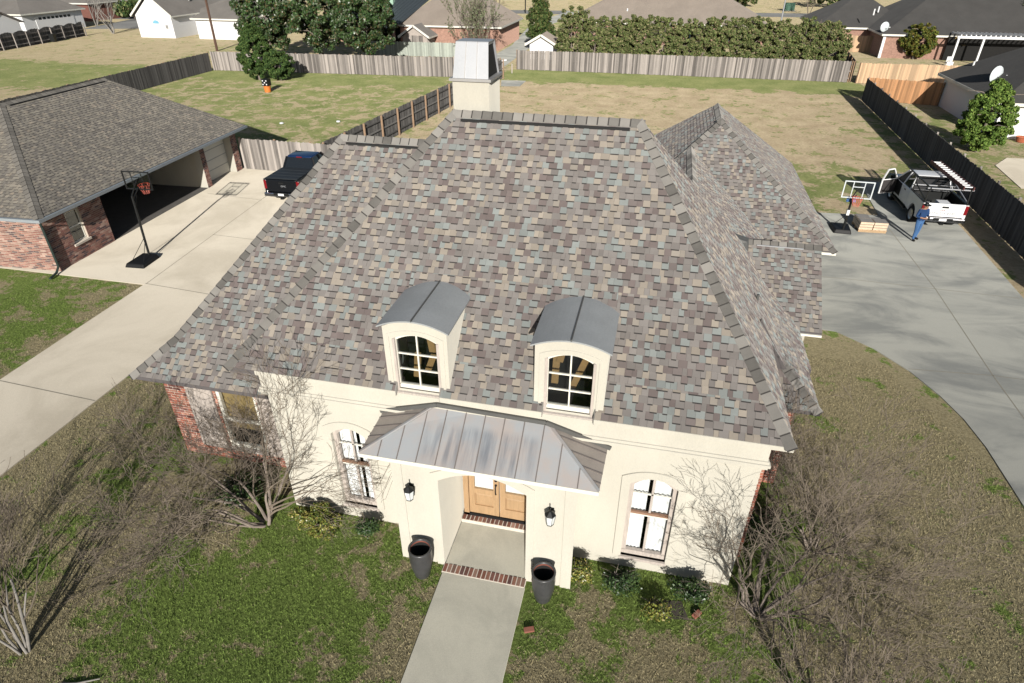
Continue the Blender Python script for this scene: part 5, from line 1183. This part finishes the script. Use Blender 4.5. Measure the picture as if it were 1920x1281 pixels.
s1 = nhouse('wooden_shed', 'small weathered wooden shed with gable roof before the pink brick house', [(-34.1,-30.8,84.5,88,1.75,3.1,'gable','y',m_wood_w,m_greyroof)], ex_shed); s1['category'] = 'shed'
s2 = nhouse('white_shed', 'small white shed with brown gable roof behind the back fence', [(-15.7,-13.0,77,80,2.2,3.2,'gable','y',m_white,m_tanroof)]); s2['category'] = 'shed'

# ---------------------------------------------------------------- poles and small things
o = empty('utility_pole', (-57.9,78.8,0), 0, 'brown wooden utility pole rising before the white house', 'pole'); MB().tube([(0,0,0),(.1,0,14)], [.17,.11], 10).build('pole', M('pole_wood', (.12,.07,.05), .9), o); MB().box(-1.2,1.2,-.06,.06,12.8,12.95).build('crossarm', m_post, o)
o = empty('street_light', (18.6,132,0), 0, 'silver street light pole behind the hedge', 'street light'); MB().tube([(0,0,0),(.05,0,9)], [.14,.08], 10).build('pole', m_galv, o); MB().tube([(.05,0,8.9),(.8,0,9.3),(1.8,0,9.3)], .05, 6).build('arm', m_galv, o); MB().box(1.7,2.3,-.12,.12,9.2,9.35).build('lamp_head', m_galv, o)
o = empty('barrel_target', (-36.4,55.6,0), 0, 'orange bucket topped by black dotted box on the lawn by the cedar', 'bucket'); MB().lathe([(.28,0),(.33,.55)], 18).build('bucket', M('orange', (.75,.22,.05), .5), o)
tb = MB().box(-.3,.3,-.3,.3,.56,1.15).build('box', m_lant, o)
for x, z in ((-.18,.7),(.18,.7),(0,.86),(-.18,1.02),(.18,1.02)): MB().lathe([(.06,0),(.06,.01)], 10, (x,-.312,z), 'y').build('dot', m_white, tb)
o = empty('pipe_stand', (-17.3,70.6,0), R(20), 'white pipe T-stand near the gap in the back fence', 'post'); MB().tube([(0,0,0),(0,0,1.25)], .07, 8).build('upright', m_whitepaint, o); MB().tube([(-.4,0,1.25),(.4,0,1.3)], .07, 8).build('crossbar', m_whitepaint, o)
tag(MB().tube([(-16.35,70.8,0),(-16.35,70.8,.95)], .06, 8).build('wooden_stake', m_wood_w), 'short pale wooden stake beside the white T-stand', 'post')
for x, y, lab in ((-30.1,142.6,'dark slim post on the far street verge, nearer one'), (-29.5,155,'dark slim post on the far street verge, farther one')):
    o = empty('sign_post', (x,y,0), 0, lab, 'post', 'dark posts on the verge'); MB().tube([(0,0,0),(0,0,3.2)], .12, 8).build('post', m_lant, o); MB().box(-.25,.25,-.1,.1,2.6,3.2).build('box', m_lant, o)
o = empty('transformer_box', (23.8,161,0), 0, 'green utility box on the far verge', 'utility box'); MB().box(-1,1,-.8,.8,.1,1.5).build('cabinet', M('box_green', (.05,.12,.08), .6), o, bevel=.05); MB().box(-1.2,1.2,-1,1,0,.1).build('plinth', m_conc_r, o)
o = empty('palm_plant', (33.6,92.2,0), 0, 'dry bronze palm in front of the pergola', 'palm'); MB().tube([(0,0,0),(0,0,1.9)], [.25,.2], 10).build('trunk', m_bark, o); fr = MB()
for i in range(22):
    a = i*2.4; e_ = rng.uniform(-.2,1.1); dx, dy = math.cos(a), math.sin(a); L_ = 1.9; pts = [(0,0,1.9), (dx*L_*.5,dy*L_*.5,1.9+e_), (dx*L_,dy*L_,1.9+e_*.6)]
    n_ = Vector((-dy,dx,0))*.13; P = [Vector(p) for p in pts]; fr.poly([P[0]-n_*.3,P[0]+n_*.3,P[1]+n_,P[1]-n_]); fr.poly([P[1]-n_,P[1]+n_,P[2]])
fr.build('fronds', M('palm_dry', (.4,.27,.09), .7, .3), o, fixn=False)
def chair(x, y, rz, lab):
    o = empty('patio_chair', (x,y,0), rz, lab, 'chair', 'white patio chairs')
    for a, b in ((-.25,-.25),(.25,-.25),(-.25,.25),(.25,.25)): MB().box(a-.03,a+.03,b-.03,b+.03,0,.45 if b < 0 else 1.0).build('leg', m_white, o)
    MB().box(-.3,.3,-.3,.3,.42,.47).build('seat', m_white, o); MB().box(-.28,.28,.23,.28,.6,1.0).build('backrest', m_white, o)
chair(31.2,86.5,.3,'white patio chair in front of the pergola post'); chair(29.8,82.5,-.4,'white patio chair behind the cedar fence by the round shrub')
for x, y, a, lab in ((-1.35,7.35,.4,'loose red brick lying on the grass right of the path'), (1.9,8.45,.9,'loose red brick by the soil patch under the right window')):
    b = MB(); b.cc = (.25,.1,.07); b.box(-.1,.1,-.05,.05,0,.06); o = b.build('loose_brick', m_brick, bevel=.006); o.location = (x,y,.01); o.rotation_euler = (.1,0,a); tag(o, lab, 'brick', 'loose bricks')
tag(MB().slab([(.95,8.62,.012),(1.6,8.7,.012),(1.75,8.3,.012),(1.0,8.2,.012)], .03).build('soil_patch', M('soil', (.07,.06,.05), .95, .3, 6, 50, .5)), kind='structure')
o = MB().tube([(-9.55,4.35,.03),(-9.25,4.42,.04),(-8.9,4.6,.03)], [.018,.02,.012], 6).build('fallen_stick', m_palebark); tag(o, 'pale broken stick lying on the lower left lawn', 'stick')
o = empty('wheelie_bin', (-86.5,81.8,0), .3, 'dark wheelie bin in front of the scalloped fence', 'bin'); MB().hexa([(-.28,-.3,.05),(.28,-.3,.05),(.28,.3,.05),(-.28,.3,.05),(-.33,-.38,1.0),(.33,-.38,1.0),(.33,.38,1.0),(-.33,.38,1.0)]).build('bin_body', m_lant, o); MB().box(-.36,.36,-.42,.42,1.0,1.06).build('lid', m_lant, o, bevel=.02)
for i, (x, y) in enumerate(((-24.5,46),(-28.5,44.5))): tag(MB().lathe([(.0,0),(.16,.02),(.14,.1),(0,.13)], 8, (x,y,0)).build('litter', m_white), ('white scrap of paper on the left lawn, nearer the fence', 'white scrap of paper on the left lawn, farther from the fence')[i], 'litter', 'scraps on the lawn')
